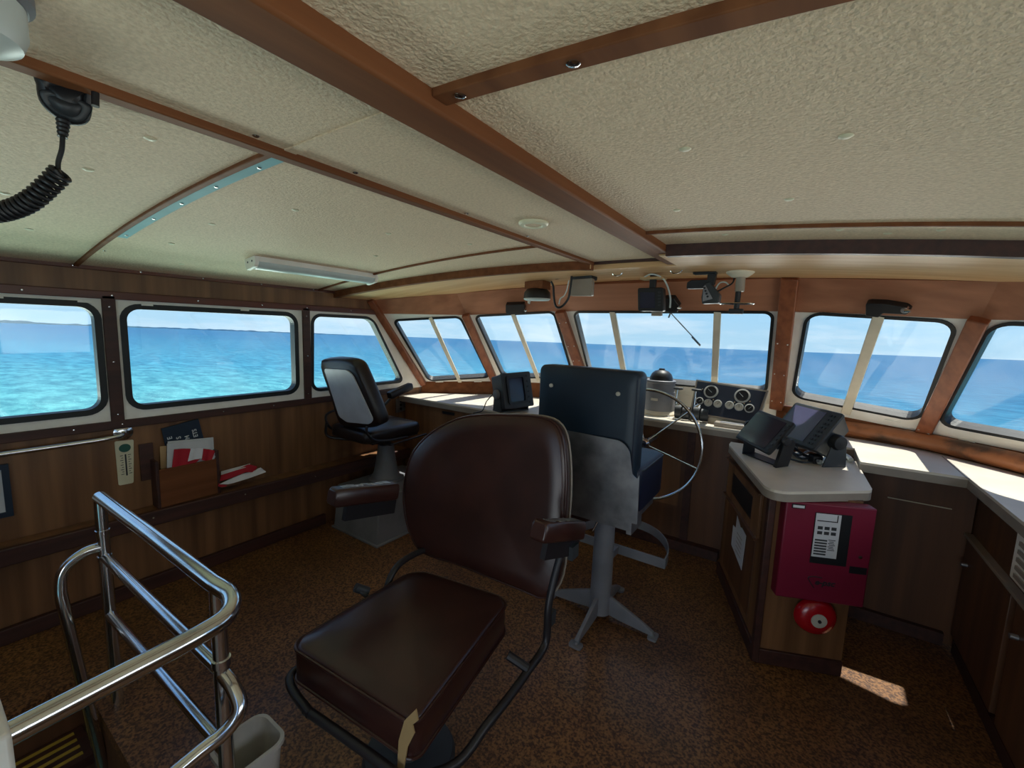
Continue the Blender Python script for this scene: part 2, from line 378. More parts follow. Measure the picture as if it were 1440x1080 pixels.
# ---- sea and far shore
bm = BM()
nrm = V((-.011, .023, 1)).normalized(); su, sv, _ = frame_of(nrm, (0, 1, 0))
cen = V((0, 0, 1.5)) - nrm * 4.6
rr = [1, 6, 12, 25, 50, 100, 200, 400, 800, 1600, 3200, 6400, 12800, 30000]
loft(bm, [[cen + su * math.cos(j * math.pi / 32) * r + sv * math.sin(j * math.pi / 32) * r for j in range(64)] for r in rr], True, False)
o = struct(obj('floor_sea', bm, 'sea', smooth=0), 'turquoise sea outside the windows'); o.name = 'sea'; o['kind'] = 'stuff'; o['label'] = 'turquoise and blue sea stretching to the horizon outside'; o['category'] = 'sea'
land = mat('hazy_shore', lin((176, 196, 204)), .9, var=lin((140, 168, 178)), scale=(.02, .02, .02))
sand = mat('pale_beach', lin((206, 206, 190)), .9)
def shore(name, az0, az1, dist, h, label, seed, m):
    random.seed(seed); bm = BM(); k = 60; a, b = [], []
    rings = []
    for i in range(k + 1):
        az = math.radians(az0 + (az1 - az0) * i / k); d = V((math.sin(az), math.cos(az), 0)); d = (d - nrm * d.dot(nrm)).normalized()
        p = cen + d * dist; hh = h * (.35 + .65 * random.random()) * math.sin(math.pi * min(1, max(.04, i / k))) ** .35
        rings.append([p, p + d * 60, p + d * 60 + nrm * hh * .8, p + nrm * hh])
    loft(bm, rings); tag(obj(name, bm, m, smooth=0), label, 'shore')
shore('island', -80, -55, 2600, 8, 'low hazy island on the horizon beyond the middle port window', 3, land)
shore('island', -100, -73.5, 2300, 11, 'long low shore with pale buildings beyond the nearest port window', 5, sand)

# ---- floor with the stair opening
HX0, HX1, HY0, HY1 = -2.36, -1.16, -.75, .36
bm = BM()
for a, b in (((XP - .1, HY1), (1.3, 3.6)), ((XP - .1, YB), (HX0, HY1)), ((HX1, YB), (1.3, HY1)), ((HX0, YB), (HX1, HY0))):
    boxmm(bm, (*a, -.05), (*b, 0))
struct(obj('floor', bm, 'cork', org=(0, 0, -.05), smooth=0), 'brown speckled cork floor')
bm = BM()
boxmm(bm, (HX0 - .03, HY0, -1.5), (HX0, HY1, -.05)); boxmm(bm, (HX1, HY0, -1.5), (HX1 + .03, HY1, -.05)); boxmm(bm, (HX0, HY1, -1.5), (HX1, HY1 + .03, -.05)); boxmm(bm, (HX0, HY0 - .03, -1.5), (HX1, HY0, -.05))
struct(obj('trim_50', bm, 'panel_dark', smooth=0), 'dark lining of the stair opening')
st = thing('companionway_stair', 'dark stair with yellow striped treads going below through the floor opening', 'stairs', (-1.6, -.2, -1.45))
for i in range(5):
    z = -.2 - .25 * i; x0 = HX0 + .01 + i * .165
    bm = BM(); boxmm(bm, (x0, HY0 + .01, z - .04), (x0 + .2, HY1 - .01, z)); tr = obj('tread', bm, 'dark', st)
    for j in range(4):
        bm = BM(); boxmm(bm, (x0 + .02 + j * .045, HY0 + .05, z), (x0 + .035 + j * .045, HY1 - .04, z + .003)); obj('grip_strip', bm, 'yellow', tr)

# ---- deckhead
bm = BM(); xs = [XP - .08 + (XS + .08 - XP + .08) * i / 24 for i in range(25)]
loft(bm, [[V((x, YB - .05, zc(x))), V((x, 2.6, zc(x))), V((x, 2.6, zc(x) + .05)), V((x, YB - .05, zc(x) + .05))] for x in xs])
ceil_o = struct(obj('ceiling', bm, 'ceil', org=(0, 0, 0), smooth=60), 'cream textured deckhead panels')
# windscreen: posts run from the soffit (P) down and forward to the sill (Q)
PT = [V((XP, 2.25, 0)), V((-2.35, 2.64, 0)), V((-1.62, 2.885, 0)), V((-.115, 2.89, 0)), V((.635, 2.68, 0)), V((XS, 2.27, 0))]
for p in PT: p.z = zs(p.x)
QT = [V((-2.885, 2.80, 1.0)), V((-2.367, 3.22, 1.02)), V((-1.585, 3.52, 1.04)), V((-.137, 3.53, 1.042)), V((.605, 3.36, 1.0)), V((XS - .01, 2.82, 1.0))]
ZT = [1.594, 1.608, 1.655, 1.662, 1.617, 1.594]
TT = [p.lerp(q, (p.z - z) / (p.z - q.z)) for p, q, z in zip(PT, QT, ZT)]
NB = []; CB = []
for i in range(5):
    n = (QT[i + 1] - PT[i]).cross(QT[i] - PT[i + 1]).normalized()
    if n.y < 0: n = -n
    NB.append(n); CB.append((PT[i] + PT[i + 1] + QT[i] + QT[i + 1]) / 4)
def yh(x):
    for a, b in zip(PT, PT[1:]):
        if x <= b.x: return a.y + (b.y - a.y) * (x - a.x) / (b.x - a.x)
    return PT[-1].y
def ybeam(x):
    if x < -1.06: return 1.95 + (2.32 - 1.95) * (x - XP) / (-1.06 - XP)
    if x < -.60: return 2.36
    return 2.04
# soffit
bm = BM(); xs = sorted(set([XP + (XS - XP) * i / 30 for i in range(31)] + [-1.0601, -1.06, -.6001, -.60]))
loft(bm, [[V((x, ybeam(x) - .0, zs(x))), V((x, yh(x) + .05, zs(x))), V((x, yh(x) + .05, zs(x) + .03)), V((x, ybeam(x), zs(x) + .03))] for x in xs])
struct(obj('soffit_panel', bm, 'ply', org=(0, 0, 0), smooth=20), 'varnished plywood soffit above the windscreen').name = 'trim_51'
# front wall: header band, white sill band handled by windows, lower band
bm = BM()
for i in range(5):
    n = NB[i] * .05
    hexa(bm, [PT[i], PT[i + 1], TT[i + 1], TT[i]], [p + n for p in (PT[i], PT[i + 1], TT[i + 1], TT[i])])
struct(obj('wall_front', bm, 'header', org=(0, 0, 0), smooth=0), 'mahogany header panel across the top of the windscreen')
bm = BM()
for i in (0, 1, 3, 4):
    a, b = QT[i], QT[i + 1]; a0 = V((a.x, a.y - .03, .9)); b0 = V((b.x, b.y - .03, .9)); t = V((0, .06, 0))
    hexa(bm, [a0, b0, b + V((0, 0, .0)), a + V((0, 0, .0))], [a0 + t, b0 + t, b + t, a + t])
    hexa(bm, [V((a.x, a.y, .02)), V((b.x, b.y, .02)), V((b.x, b.y, .9)), V((a.x, a.y, .9))], [V((a.x, a.y + .05, .02)), V((b.x, b.y + .05, .02)), V((b.x, b.y + .05, .9)), V((a.x, a.y + .05, .9))])
bmw = BM(); a, b = QT[2], QT[3]; t = V((0, .06, 0)); a0 = V((a.x, a.y - .03, .02)); b0 = V((b.x, b.y - .03, .02)); hexa(bmw, [a0, b0, b - V((0, .0, 0)), a - V((0, .0, 0))], [a0 + t, b0 + t, b + t, a + t])
struct(obj('trim_55', bmw, 'white', smooth=0), 'white sill band below the wide middle pane')
struct(obj('wall_front_lower', bm, 'mahogx', org=(0, 0, 0), smooth=0), 'wooden bulkhead below the windscreen')
bm = BM(); hexa(bm, [V((-1.7, 2.95, 1.80)), V((-.10, 2.95, 1.80)), V((-.10, 3.45, 1.775)), V((-1.7, 3.45, 1.775))], [V((-1.7, 2.95, 1.84)), V((-.10, 2.95, 1.84)), V((-.10, 3.45, 1.80)), V((-1.7, 3.45, 1.80))])  # added sun blocker, keeps a sun patch off the floor by the helm
struct(obj('trim_54', bm, 'white', smooth=0), 'unseen white visor added above the middle windscreen pane to block the sun')
# ---- side and aft walls
def sidewall(x, out, name, lab):
    bm = BM(); x2 = x + out * .06
    boxmm(bm, (x, YB, 0), (x2, 2.9, .95)); boxmm(bm, (x, YB, 1.59), (x2, 2.26, zc(XP) + .0))
    prism(bm, [(x, 2.26, 1.59), (x, 2.36, 1.59), (x, 2.26, zs(XP) + .02)], (x2 - x, 0, 0))
    boxmm(bm, (x, YB, .95), (x2, -1.1, 1.59))
    return struct(obj(name, bm, 'panel', org=(x, 0, 0), smooth=0), lab)
sidewall(XP, -1, 'wall_left', 'teak panelled port side wall')
sidewall(XS, 1, 'wall_right', 'teak panelled starboard side wall')
bm = BM(); boxmm(bm, (XP, YB - .06, 0), (-1.0, YB, 1.9)); boxmm(bm, (.5, YB - .06, 0), (XS, YB, 1.9)); boxmm(bm, (-1.0, YB - .06, 1.85), (.5, YB, 1.92))
struct(obj('wall_back', bm, 'panel', org=(0, YB, 0), smooth=0), 'aft wall with the open doorway')

# ---- windows
WN = [0]
def window(outer, hole, n, r, gw=.02, bars=(), fm='white', label='', tabs=()):
    WN[0] += 1
    n = V(n).normalized(); hole = [V(p) for p in hole]; outer = [V(p) for p in outer]; k = 6
    inner = rloop(hole, r, k); m = len(hole); outl = []
    for i in range(m):
        c = outer[i]; rr_ = r[i] if isinstance(r, list) else r
        pv, nx = outer[i - 1], outer[(i + 1) % m]
        a = c + (pv - c).normalized() * min(rr_, (pv - c).length * .45); b = c + (nx - c).normalized() * min(rr_, (nx - c).length * .45)
        for j in range(k + 1):
            t = j / k; outl.append(a.lerp(c, 2 * t) if t < .5 else c.lerp(b, 2 * t - 1))
    bm = BM(); ring(bm, outl, inner, n, 0, .055)
    w = struct(obj('window_%d' % WN[0], bm, fm, org=sum(outer, V()) / m, smooth=0), label)
    hi = inset(hole, n, gw); rg = [max(.01, q - gw) for q in r] if isinstance(r, list) else max(.01, r - gw)
    gi = rloop(hi, rg, k)
    bm = BM(); ring(bm, inner, gi, n, -.006, .05); obj('gasket', bm, 'gasket', w, smooth=0)
    bm = BM(); prism(bm, [p + n * .022 for p in gi], n * .005); obj('pane', bm, 'glass', w, smooth=0)
    for a, b, wd in bars:
        a, b = V(a), V(b); d = (b - a).normalized(); s = d.cross(n)
        bm = BM(); box(bm, (a + b) / 2 + n * .004, ((b - a).length, wd, .022), d, s, n); obj('mullion', bm, 'cream', w, bevel=.003)
    for p, d, s in tabs:
        bm = BM(); box(bm, V(p), s, d, V(d).cross(n), n); obj('clip', bm, 'white', w, bevel=.001)
    return w
def wx(pts, x=XP): return [PX(*p, x) for p in pts]
nP = (-1, 0, 0)
ZW0, ZW1 = .95, 1.59
def pr(y0, y1, z0=ZW0, z1=ZW1, x=XP): return [V((x, y0, z1)), V((x, y1, z1)), V((x, y1, z0)), V((x, y0, z0))]
def tabsx(ys, z=1.566, x=XP + .004): return [((x, y, z), (0, 1, 0), (.05, .012, .006)) for y in ys]
YA = PX(158, 500, XP).y; Yb = PX(431, 500, XP).y
hb, ht = PX(300, 566, XP).z, PX(300, 433, XP).z
y20, y21 = PX(172, 500, XP).y, PX(420, 500, XP).y
window(pr(-.62, YA), pr(-.55, PX(147, 500, XP).y, hb, ht), nP, .085, .028, label='nearest port side window', tabs=tabsx([.3, .58]))
window(pr(YA, Yb), pr(y20, y21, hb, ht), nP, .085, .028, label='middle port side window', tabs=tabsx([.82, 1.3]))
w3h = wx([(437, 441), (526, 447), (572, 530), (437, 552)])
w3h[0].z = w3h[1].z = ht; w3h[2].z = w3h[3].z = hb; w3h[2].y = PX(569, 531, XP).y; w3h[1].y = PX(524, 446, XP).y
window([V((XP, Yb, ZW1)), V((XP, 2.30, ZW1)), V((XP, 2.83, ZW0)), V((XP, Yb, ZW0))], w3h, nP, .075, .022, label='raked forward port side window')
# windscreen panes
def facet(i, hole, bars, label, rad, tabs=()):
    n = NB[i]; c = CB[i]; P_ = lambda q: PP(q[0], q[1], c, n)
    pl = lambda p: p - n * (p - c).dot(n)
    outer = [pl(TT[i]), pl(TT[i + 1]), pl(QT[i + 1]), pl(QT[i])]
    bb = [(P_(a), P_(b), w) for a, b, w in bars]
    u = (QT[i + 1] - QT[i]).normalized()
    tb = [(P_(q) - n * .003, u, (.07, .014, .006)) for q in tabs]
    return window(outer, [P_(q) if not isinstance(q, V) else q for q in hole], n, rad, .018, bb, label=label, tabs=tb)
facet(0, [(551, 449), (648, 444), (690, 531), (602, 536)], [((605, 446), (648, 540), .032)], 'outermost port windscreen pane', .055, [(618, 537), (672, 536)])
facet(1, [(666, 443), (780, 437), (808, 531), (707, 532)], [((721, 441), (758, 536), .034)], 'second windscreen pane behind the small radar', .055)
facet(2, [(805, 437), (1090, 437), (1079, 553), (829, 531)], [((861, 438), (880, 540), .043), ((1009, 438), (1004, 548), .043)], 'wide middle windscreen pane', .06)
facet(3, [(1133, 438), (1352, 450), (1296, 594), (1112, 558)], [((1236, 444), (1189, 582), .05)], 'windscreen pane above the two plotters', .085, [(1255, 592), (1112, 567)])
f5 = lambda s, t: TT[4].lerp(TT[5], s).lerp(QT[4].lerp(QT[5], s), t)
h5 = [PP(1392, 451, CB[4], NB[4]), f5(.93, .03), f5(.93, .90), PP(1316, 597, CB[4], NB[4])]
facet(4, h5, [], 'starboard windscreen pane at the right edge', .085, [(1360, 620)])
# starboard side windows mirror the port ones
mx_ = lambda p: V((XS, p.y, p.z))
window([mx_(p) for p in pr(-.62, YA)], [mx_(p) for p in pr(-.55, YA - .04, hb, ht)], (1, 0, 0), .085, .028, label='aft starboard side window')
window([mx_(p) for p in pr(YA, 2.3)], [mx_(p) for p in pr(YA + .04, 1.9, hb, ht)], (1, 0, 0), .085, .028, label='forward starboard side window')

# ---- port wall trims
bm = BM(); boxmm(bm, (XP, YB, 1.583), (XP + .014, 2.31, 1.622)); t_ = trim(bm, 'mahog', 'mahogany rail along the top of the port windows')
screws(t_, [(XP + .014, y, 1.602) for y in (.38, .68, 1.05, 1.4, 1.7, 2.05)], (1, 0, 0), .005)
bm = BM(); boxmm(bm, (XP, YB, .925), (XP + .016, 2.56, .968)); t_ = trim(bm, 'dark', 'dark rail along the bottom of the port windows')
screws(t_, [(XP + .016, y, .947) for y in (.5, .68, 1.15, 1.45)], (1, 0, 0), .005)
bm = BM(); boxmm(bm, (XP, YB, zc(XP) - .016), (XP + .014, 2.0, zc(XP) + .012)); t_ = trim(bm, 'mahog', 'thin moulding where the port wall meets the deckhead')
screws(t_, [(XP + .014, y, zc(XP) - .004) for y in (.55, .8, 1.08, 1.4, 1.75)], (1, 0, 0), .005)
for y, lab in ((YA, 'post between the nearest and middle port windows'), (Yb, 'post between the middle and raked port windows')):
    bm = BM(); boxmm(bm, (XP - .01, y - .026, .95), (XP + .014, y + .026, 1.60)); t_ = trim(bm, 'dark', lab)
    screws(t_, [(XP + .014, y, z) for z in (1.0, 1.27, 1.545)], (1, 0, 0), .005)
bm = BM(); boxmm(bm, (XP, YB, 0), (XP + .03, 1.80, .075)); struct(obj('baseboard_left', bm, 'dark', bevel=.004), 'dark baseboard along the port wall')
# ledge along the port wall
zl = lambda y: .478 - .014 * y / 2
bm = BM(); lw = lambda y: .103 + .032 * max(0, y - .6)
loft(bm, [[V((XP, y, zl(y) - .022)), V((XP + lw(y), y, zl(y) - .022)), V((XP + lw(y), y, zl(y))), V((XP, y, zl(y)))] for y in (YB, .6, 2.5)])
o = thing('wall_shelf', 'long narrow wooden ledge along the port wall below the windows', 'ledge', (XP + .05, .6, .4))
obj('shelf_board', bm, 'panel', o, bevel=.003)
bm = BM(); loft(bm, [[V((XP + lw(y) - .02, y, zl(y) - .075)), V((XP + lw(y) + .013, y, zl(y) - .075)), V((XP + lw(y) + .013, y, zl(y) + .003)), V((XP + lw(y), y, zl(y) + .007)), V((XP + lw(y) - .02, y, zl(y) + .002))] for y in (YB, .6, 2.5)])
fr = obj('front_rail', bm, 'dark', o, bevel=.004)
screws(fr, [(XP + lw(y) + .013, y, zl(y) - .03) for y in (.75, 1.2, 1.65)], (1, 0, 0), .005)

# ---- windscreen posts
def post(i, w, d, m, label, top=None, sc=()):
    a = TT[i] if top is None else top; b = QT[i] - V((0, 0, 0)); dr = (b - a).normalized()
    n = (NB[max(0, i - 1)] + NB[min(4, i)]).normalized(); n = (n - dr * n.dot(dr)).normalized(); s = dr.cross(n)
    bm = BM(); box(bm, (a + b) / 2 - n * d * .35, ((b - a).length + .03, w, d), dr, s, n)
    t_ = trim(bm, m, label, .005)
    if sc: screws(t_, [a.lerp(b, q) - n * d * .85 + s * k for q in sc for k in ((w * .32), (-w * .32))], -n, .005)
post(0, .05, .05, 'mahogz', 'raked corner post at the port end of the windscreen', PT[0])
post(1, .062, .05, 'mahogz', 'raked post between the two port windscreen panes')
post(2, .082, .05, 'mahogz', 'raked post left of the wide middle pane', None, (.1, .4, .6))
post(3, .084, .05, 'mahogz', 'raked post right of the wide middle pane', PT[3], (.43, .68, .93))
post(4, .07, .05, 'mahogz', 'raked post between the two starboard windscreen panes', None, (.95,))
# rounded varnished log below the windscreen on the starboard side
bm = BM(); pth = smoothpath([QT[3] + V((.05, -.05, -.09)), QT[4] + V((0, -.045, -.05)), QT[5] + V((-.02, -.07, -.05))], 10)
tube(bm, pth, .047, 16); trim(bm, 'log', 'rounded varnished log moulding below the starboard windscreen', 0)
# ---- deckhead beams and battens
def along(x0, x1, d, m, lab, y1, bev=.004):
    bm = BM(); boxmm(bm, (x0, YB, zc((x0 + x1) / 2) - d), (x1, y1, zc((x0 + x1) / 2) + .01)); return trim(bm, m, lab, bev)
b1 = along(-.648, -.560, .034, 'mahogx', 'wide mahogany beam running fore and aft under the deckhead', 2.36, .006)
screws(b1, [(-.668, y, zc(-.66) - .001) for y in (.42, .62, 1.05, 1.5, 1.9)], (0, 0, -1), .0075)
b2 = along(-1.088, -1.05, .016, 'mahogx', 'narrow mahogany batten running fore and aft port of the big beam', 2.36)
screws(b2, [(-1.03, y, zc(-1.03) - .001) for y in (.5, .75, 1.2, 1.6)], (0, 0, -1), .0075)
def across(fy, x0, x1, w, d, m, lab, n=20, over=.008):
    bm = BM(); rg = []
    for i in range(n + 1):
        x = x0 + (x1 - x0) * i / n; y = fy(x); z = zc(x)
        rg.append([V((x, y - w / 2, z + over)), V((x, y - w / 2, z - d)), V((x, y + w / 2, z - d)), V((x, y + w / 2, z + over))])
    loft(bm, rg); return trim(bm, m, lab, .002)
a1 = across(lambda x: .575 + .03 * (x + .6), -.56, XS, .036, .014, 'mahogx', 'near cross batten right of the big beam')
screws(a1, [(-.515, .5775, zc(-.515) - .0142), (-.31, .5837, zc(-.31) - .0142)], (0, 0, -1), .0105)
across(lambda x: 1.72 + .03 * (x + .6), -.56, XS, .016, .012, 'mahogx', 'far cross batten right of the big beam')
a3 = across(lambda x: .56, XP, -1.088, .018, .010, 'mahogx', 'curved cross batten aft on the port side')
bm = BM(); rg = []
for i in range(17):
    x = -2.3 + (1.21) * i / 16; rg.append([V((x, .572, zc(x) + .002)), V((x, .572, zc(x) - .007)), V((x, .602, zc(x) - .007)), V((x, .602, zc(x) + .002))])
loft(bm, rg); st_ = obj('cover_strip', bm, 'bluestrip', a3)
screws(a3, [(x, .588, zc(x) - .007) for x in (-1.2, -1.45, -1.7, -1.95, -2.25, -2.55)], (0, 0, -1), .0055)
across(lambda x: 1.79, XP, -1.088, .014, .010, 'mahogx', 'cross batten beyond the strip light on the port side')
across(lambda x: ybeam(x) - .018, XP, -1.06, .04, .046, 'mahogx', 'curved beam along the aft edge of the port soffit')
across(lambda x: ybeam(x) - .02, -.56, XS, .04, .05, 'dark', 'beam along the aft edge of the starboard soffit')
across(lambda x: 2.35, -1.05, -.65, .022, .014, 'dark', 'short end moulding between the two fore and aft beams', 4)
# panel joint on the strip between the beams and plastic fastener buttons
bm = BM(); boxmm(bm, (-1.05, .572, zc(-.85) - .004), (-.648, .6, zc(-.85) + .001)); 
struct(obj('trim_52', bm, 'ceil', smooth=0), 'joint lap in the deckhead panel between the beams')
btn = [(.02, 1.02), (.30, .86), (-.08, 1.42), (.42, 1.25), (-.25, .98), (.18, 1.9), (-.38, 1.45), (-1.5, .85), (-1.9, .75), (-1.5, 1.25), (-1.35, 1.6), (-2.3, .75), (-2.5, 1.2), (-1.6, .35), (-2.0, .25), (-2.4, .35), (-1.25, .38), (-2.65, .9), (-1.9, 1.5), (.05, 1.83), (-.3, 1.85), (.3, 1.85)]
for x, y in btn:
    bm = BM(); lathe(bm, (x, y, zc(x) + .001), (0, 0, -1), [(.012, 0), (.012, .002), (.008, .0045), (.0005, .005)], 12); obj('button', bm, 'ivory', ceil_o)

# ================================================================== BUILT-IN CABINETS AND COUNTER
ZT_ = .90
EC, ES, EP = PZ(905, 588, ZT_).y, PZ(1214, 650, ZT_).y, 2.53     # front edges: helm, starboard, port
XSC = .665
ctr = thing('counter', 'cream laminate worktop running below the whole windscreen', 'counter', (-.5, 3.2, ZT_ - .05))
lp = [(XP + .004, EP), (-1.45, EP), (-1.45, EC), (.275, EC), (.275, ES), (XSC, ES + .02), (.70, .9), (XS - .004, .9), (XS - .004, 2.76), (.605, 3.325), (-.137, 3.495), (-1.585, 3.485), (-2.367, 3.185), (XP + .004, 2.73)]
bm = BM(); prism(bm, [(x, y, ZT_ - .012) for x, y in lp], (0, 0, .012)); obj('worktop', bm, 'counter', ctr, smooth=0)
bm = BM()
for (x0, y0), (x1, y1) in zip(lp[:6], lp[1:7]):
    d = V((x1 - x0, y1 - y0, 0)).normalized(); n = V((d.y, -d.x, 0))
    box(bm, V(((x0 + x1) / 2, (y0 + y1) / 2, ZT_ - .031)) - n * .009, ((V((x1 - x0, y1 - y0, 0))).length, .018, .038), d, n)
obj('front_edge', bm, 'edge', ctr, smooth=0)
bm = BM(); boxmm(bm, (.655, ES - .0, ZT_ - .0005), (.661, 3.2, ZT_ + .0008)); obj('joint', bm, 'edge', ctr, smooth=0)

def cab(name, label, a, b, m='panel', loc=None):
    t = thing(name, label, 'cabinet', ((a[0] + b[0]) / 2, (a[1] + b[1]) / 2, 0)); bm = BM(); boxmm(bm, a, b); obj('body', bm, m, t, smooth=0); return t
zt0 = ZT_ - .052
c = cab('console_cabinet', 'teak fronted cabinet under the port end of the counter', (XP + .035, EP + .04, .005), (-1.47, 2.72, zt0))
for x0, x1, z0, z1, nm in ((-2.55, -1.98, .10, .62, 'door'), (-1.95, -1.5, .10, .62, 'door')):
    bm = BM(); boxmm(bm, (x0, EP + .024, z0), (x1, EP + .04, z1)); d = obj(nm, bm, 'panel', c, bevel=.003)
    bm = BM(); cyl(bm, (x1 - .05, EP + .024, .5), (x1 - .05, EP + .005, .5), .012); obj('knob', bm, 'dark', d)
for x, z in ((-2.42, .80), (-2.05, .70)):
    bm = BM(); boxmm(bm, (x, EP + .036, z), (x + .13, EP + .0415, z + .022)); obj('vent_slot', bm, 'black', c)
c = cab('console_cabinet', 'dark wooden helm cabinet behind the steering wheel', (-1.44, EC + .03, .005), (.27, 3.42, zt0), 'panel_dark')
bm = BM(); boxmm(bm, (-1.44, EC - .03, .005), (-.36, EC + .03, .07)); obj('plinth', bm, 'dark', c)
for x in (-.62, -1.02):
    bm = BM(); boxmm(bm, (x, EC + .018, .07), (x + .05, EC + .03, zt0)); obj('stile', bm, 'dark', c)
bm = BM(); boxmm(bm, (-1.0, EC + .026, .30), (-.65, EC + .031, .66)); obj('door', bm, 'panel', c)
c = cab('console_cabinet', 'dark front cabinet between the alarm cabinet and the starboard corner', (.285, ES + .16, .005), (.74, 3.13, zt0), 'panel_dark')
bm = BM(); boxmm(bm, (.285, ES + .13, .005), (.70, ES + .16, .07)); obj('plinth', bm, 'dark', c)
bm = BM(); boxmm(bm, (.42, ES + .152, .70), (.66, ES + .16, .704)); obj('sun_sliver', bm, 'cream', c)  # pale strip standing in for a sliver of sunlight on the front
c = cab('console_cabinet', 'dark starboard side cabinet at the right edge', (.745, .9, .005), (XS - .004, 2.72, zt0), 'panel_dark')
bm = BM(); boxmm(bm, (.715, .9, .585), (.745, ES + .15, .60)); obj('ledge_strip', bm, 'edge', c)
bm = BM(); prism(bm, [(.745, 2.72, .005), (1.14, 2.72, .005), (.76, ES + .20, .005), (.745, ES + .20, .005)], (0, 0, zt0 - .005)); obj('corner_filler', bm, 'panel_dark', c)
for y0, y1 in ((.95, 1.6), (1.62, 2.27), (2.33, ES + .13)):
    bm = BM(); boxmm(bm, (.722, y0, .08), (.745, y1, .58)); d = obj('door', bm, 'panel_dark', c, bevel=.003)
    bm = BM(); cyl(bm, (.722, y1 - .06, .47), (.70, y1 - .06, .47), .010); obj('knob', bm, 'steel', d)
bm = BM(); boxmm(bm, (.725, .9, .005), (.745, ES + .1, .07)); obj('plinth', bm, 'dark', c)
# white ventilation unit on the starboard cabinet
t = thing('heater_grille', 'white vent unit on the starboard cabinet under the counter at right edge', 'vent', (.72, 2.15, .66))
bm = BM(); boxmm(bm, (.70, 1.95, .655), (.744, 2.30, .835)); obj('housing', bm, 'white', t, bevel=.006)
for i in range(5):
    bm = BM(); boxmm(bm, (.694, 1.98, .675 + i * .03), (.702, 2.25, .69 + i * .03)); obj('louvre', bm, 'edge', t)

# ---- alarm cabinet with plotter top
A = PZ(1060, 930, 0); B = PZ(1180, 950, 0); Bk = PZ(1010, 805, 0); A.z = B.z = Bk.z = 0
dF = (B - A).normalized(); nF = V((dF.y, -dF.x, 0)); dS = (Bk - A).normalized(); nS = V((-dS.y, dS.x, 0))
if nS.x > 0: nS = -nS
Bk = A + dS * min((Bk - A).length, .84)
BR = V((B.x + .0, Bk.y, 0))
ZC = .862
t = thing('corner_cabinet', 'angled wooden cabinet with a cream top beside the helm', 'cabinet', (A + B + Bk + BR) / 4)
base = [A, B, BR, Bk]
bm = BM(); prism(bm, [p + V((0, 0, .004)) for p in base], (0, 0, ZC - .046)); obj('body', bm, 'panel', t, smooth=0)
bm = BM(); hx = lambda s, d, n, z, off: A + d * s + n * off + V((0, 0, z))
for d, n, L in ((dF, nF, (B - A).length), (dS, nS, (Bk - A).length)):
    box(bm, hx(L / 2, d, n, .04, .006), (L, .016, .07), d, n)
obj('plinth', bm, 'dark', t, bevel=.003)
bm = BM(); box(bm, A + V((0, 0, .41)) + (nF + nS).normalized() * .002, (.03, .03, .80), dF, nF); obj('corner_post', bm, 'dark', t, bevel=.004)
tp = [PZ(1025, 625, ZC), PZ(1083, 692, ZC), PZ(1228, 690, ZC)]; tp.append(V((.275, Bk.y - .01, ZC))); tp.append(V((tp[0].x, Bk.y - .01, ZC)))
lo = rloop(tp, [.012, .10, .03, .001, .001], 8)
bm = BM(); prism(bm, [p - V((0, 0, .012)) for p in lo], (0, 0, .012)); tt = obj('worktop', bm, 'counter', t, smooth=0)
bm = BM(); prism(bm, [p - V((0, 0, .046)) for p in lo], (0, 0, .034)); obj('edge_band', bm, 'edge', tt, smooth=20)
def sbox(s0, s1, z0, z1, d, n, o0, o1):
    bm = BM(); box(bm, A + d * ((s0 + s1) / 2) + n * ((o0 + o1) / 2) + V((0, 0, (z0 + z1) / 2)), (s1 - s0, abs(o1 - o0), z1 - z0), d, n); return bm
dr = obj('drawer', sbox(.10, .72, .555, .775, dS, nS, 0, .016), 'panel', t, bevel=.003)
obj('recess', sbox(.21, .59, .605, .72, dS, nS, .0162, .018), 'black', dr)
obj('top_bead', sbox(.09, .73, .772, .78, dS, nS, .012, .03), 'panel_dark', dr); obj('bottom_bead', sbox(.09, .73, .548, .556, dS, nS, .012, .03), 'panel_dark', dr)
obj('door', sbox(.15, .68, .12, .535, dS, nS, 0, .004), 'panel_dark', t)
p = thing('notice', 'torn white paper notice stuck on the left face of the corner cabinet', 'paper', A + dS * .42 + nS * .008 + V((0, 0, .3)))
q = lambda s, z: A + dS * s + nS * .006 + V((0, 0, z))
bm = BM(); prism(bm, [q(.28, .485), q(.36, .492), q(.39, .482), q(.47, .515), q(.475, .44), q(.53, .432), q(.53, .315), q(.30, .285)], nS * .0015); sh = obj('sheet', bm, 'paper', p, smooth=0)
for i in range(5):
    bm = BM(); box(bm, A + dS * .39 + nS * .0078 + V((0, 0, .33 + i * .025)), (.10, .0005, .004), dS, nS); obj('print_line', bm, 'edge', sh, smooth=0)

# ---- red fire alarm panel and bell
o1 = .06
t = thing('fire_alarm_panel', 'red steel fire alarm panel fixed to the front of the corner cabinet', 'alarm panel', A + dF * .2 + nF * .03 + V((0, 0, .37)))
bx = lambda s0, s1, z0, z1, a, b: sbox(s0, s1, z0, z1, dF, nF, a, b)
obj('case', bx(.033, .376, .372, .813, .0, o1), 'red', t, bevel=.006)
w = obj('window', bx(.149, .288, .548, .775, o1, o1 + .002), 'black', t)
obj('status_card', bx(.152, .247, .578, .772, o1 + .002, o1 + .003), 'paper', w)
for i in range(6): obj('card_line', bx(.158, .205, .588 + i * .0125, .595 + i * .0125, o1 + .003, o1 + .0035), 'blackg', w)
for i in range(3):
    for j in range(2): obj('card_block', bx(.163 + i * .026, .182 + i * .026, .68 + j * .022, .694 + j * .022, o1 + .003, o1 + .0035), 'blackg', w)
obj('card_bar', bx(.158, .232, .738, .742, o1 + .003, o1 + .0035), 'ink', w); obj('card_bar', bx(.232, .236, .738, .77, o1 + .003, o1 + .0035), 'ink', w)
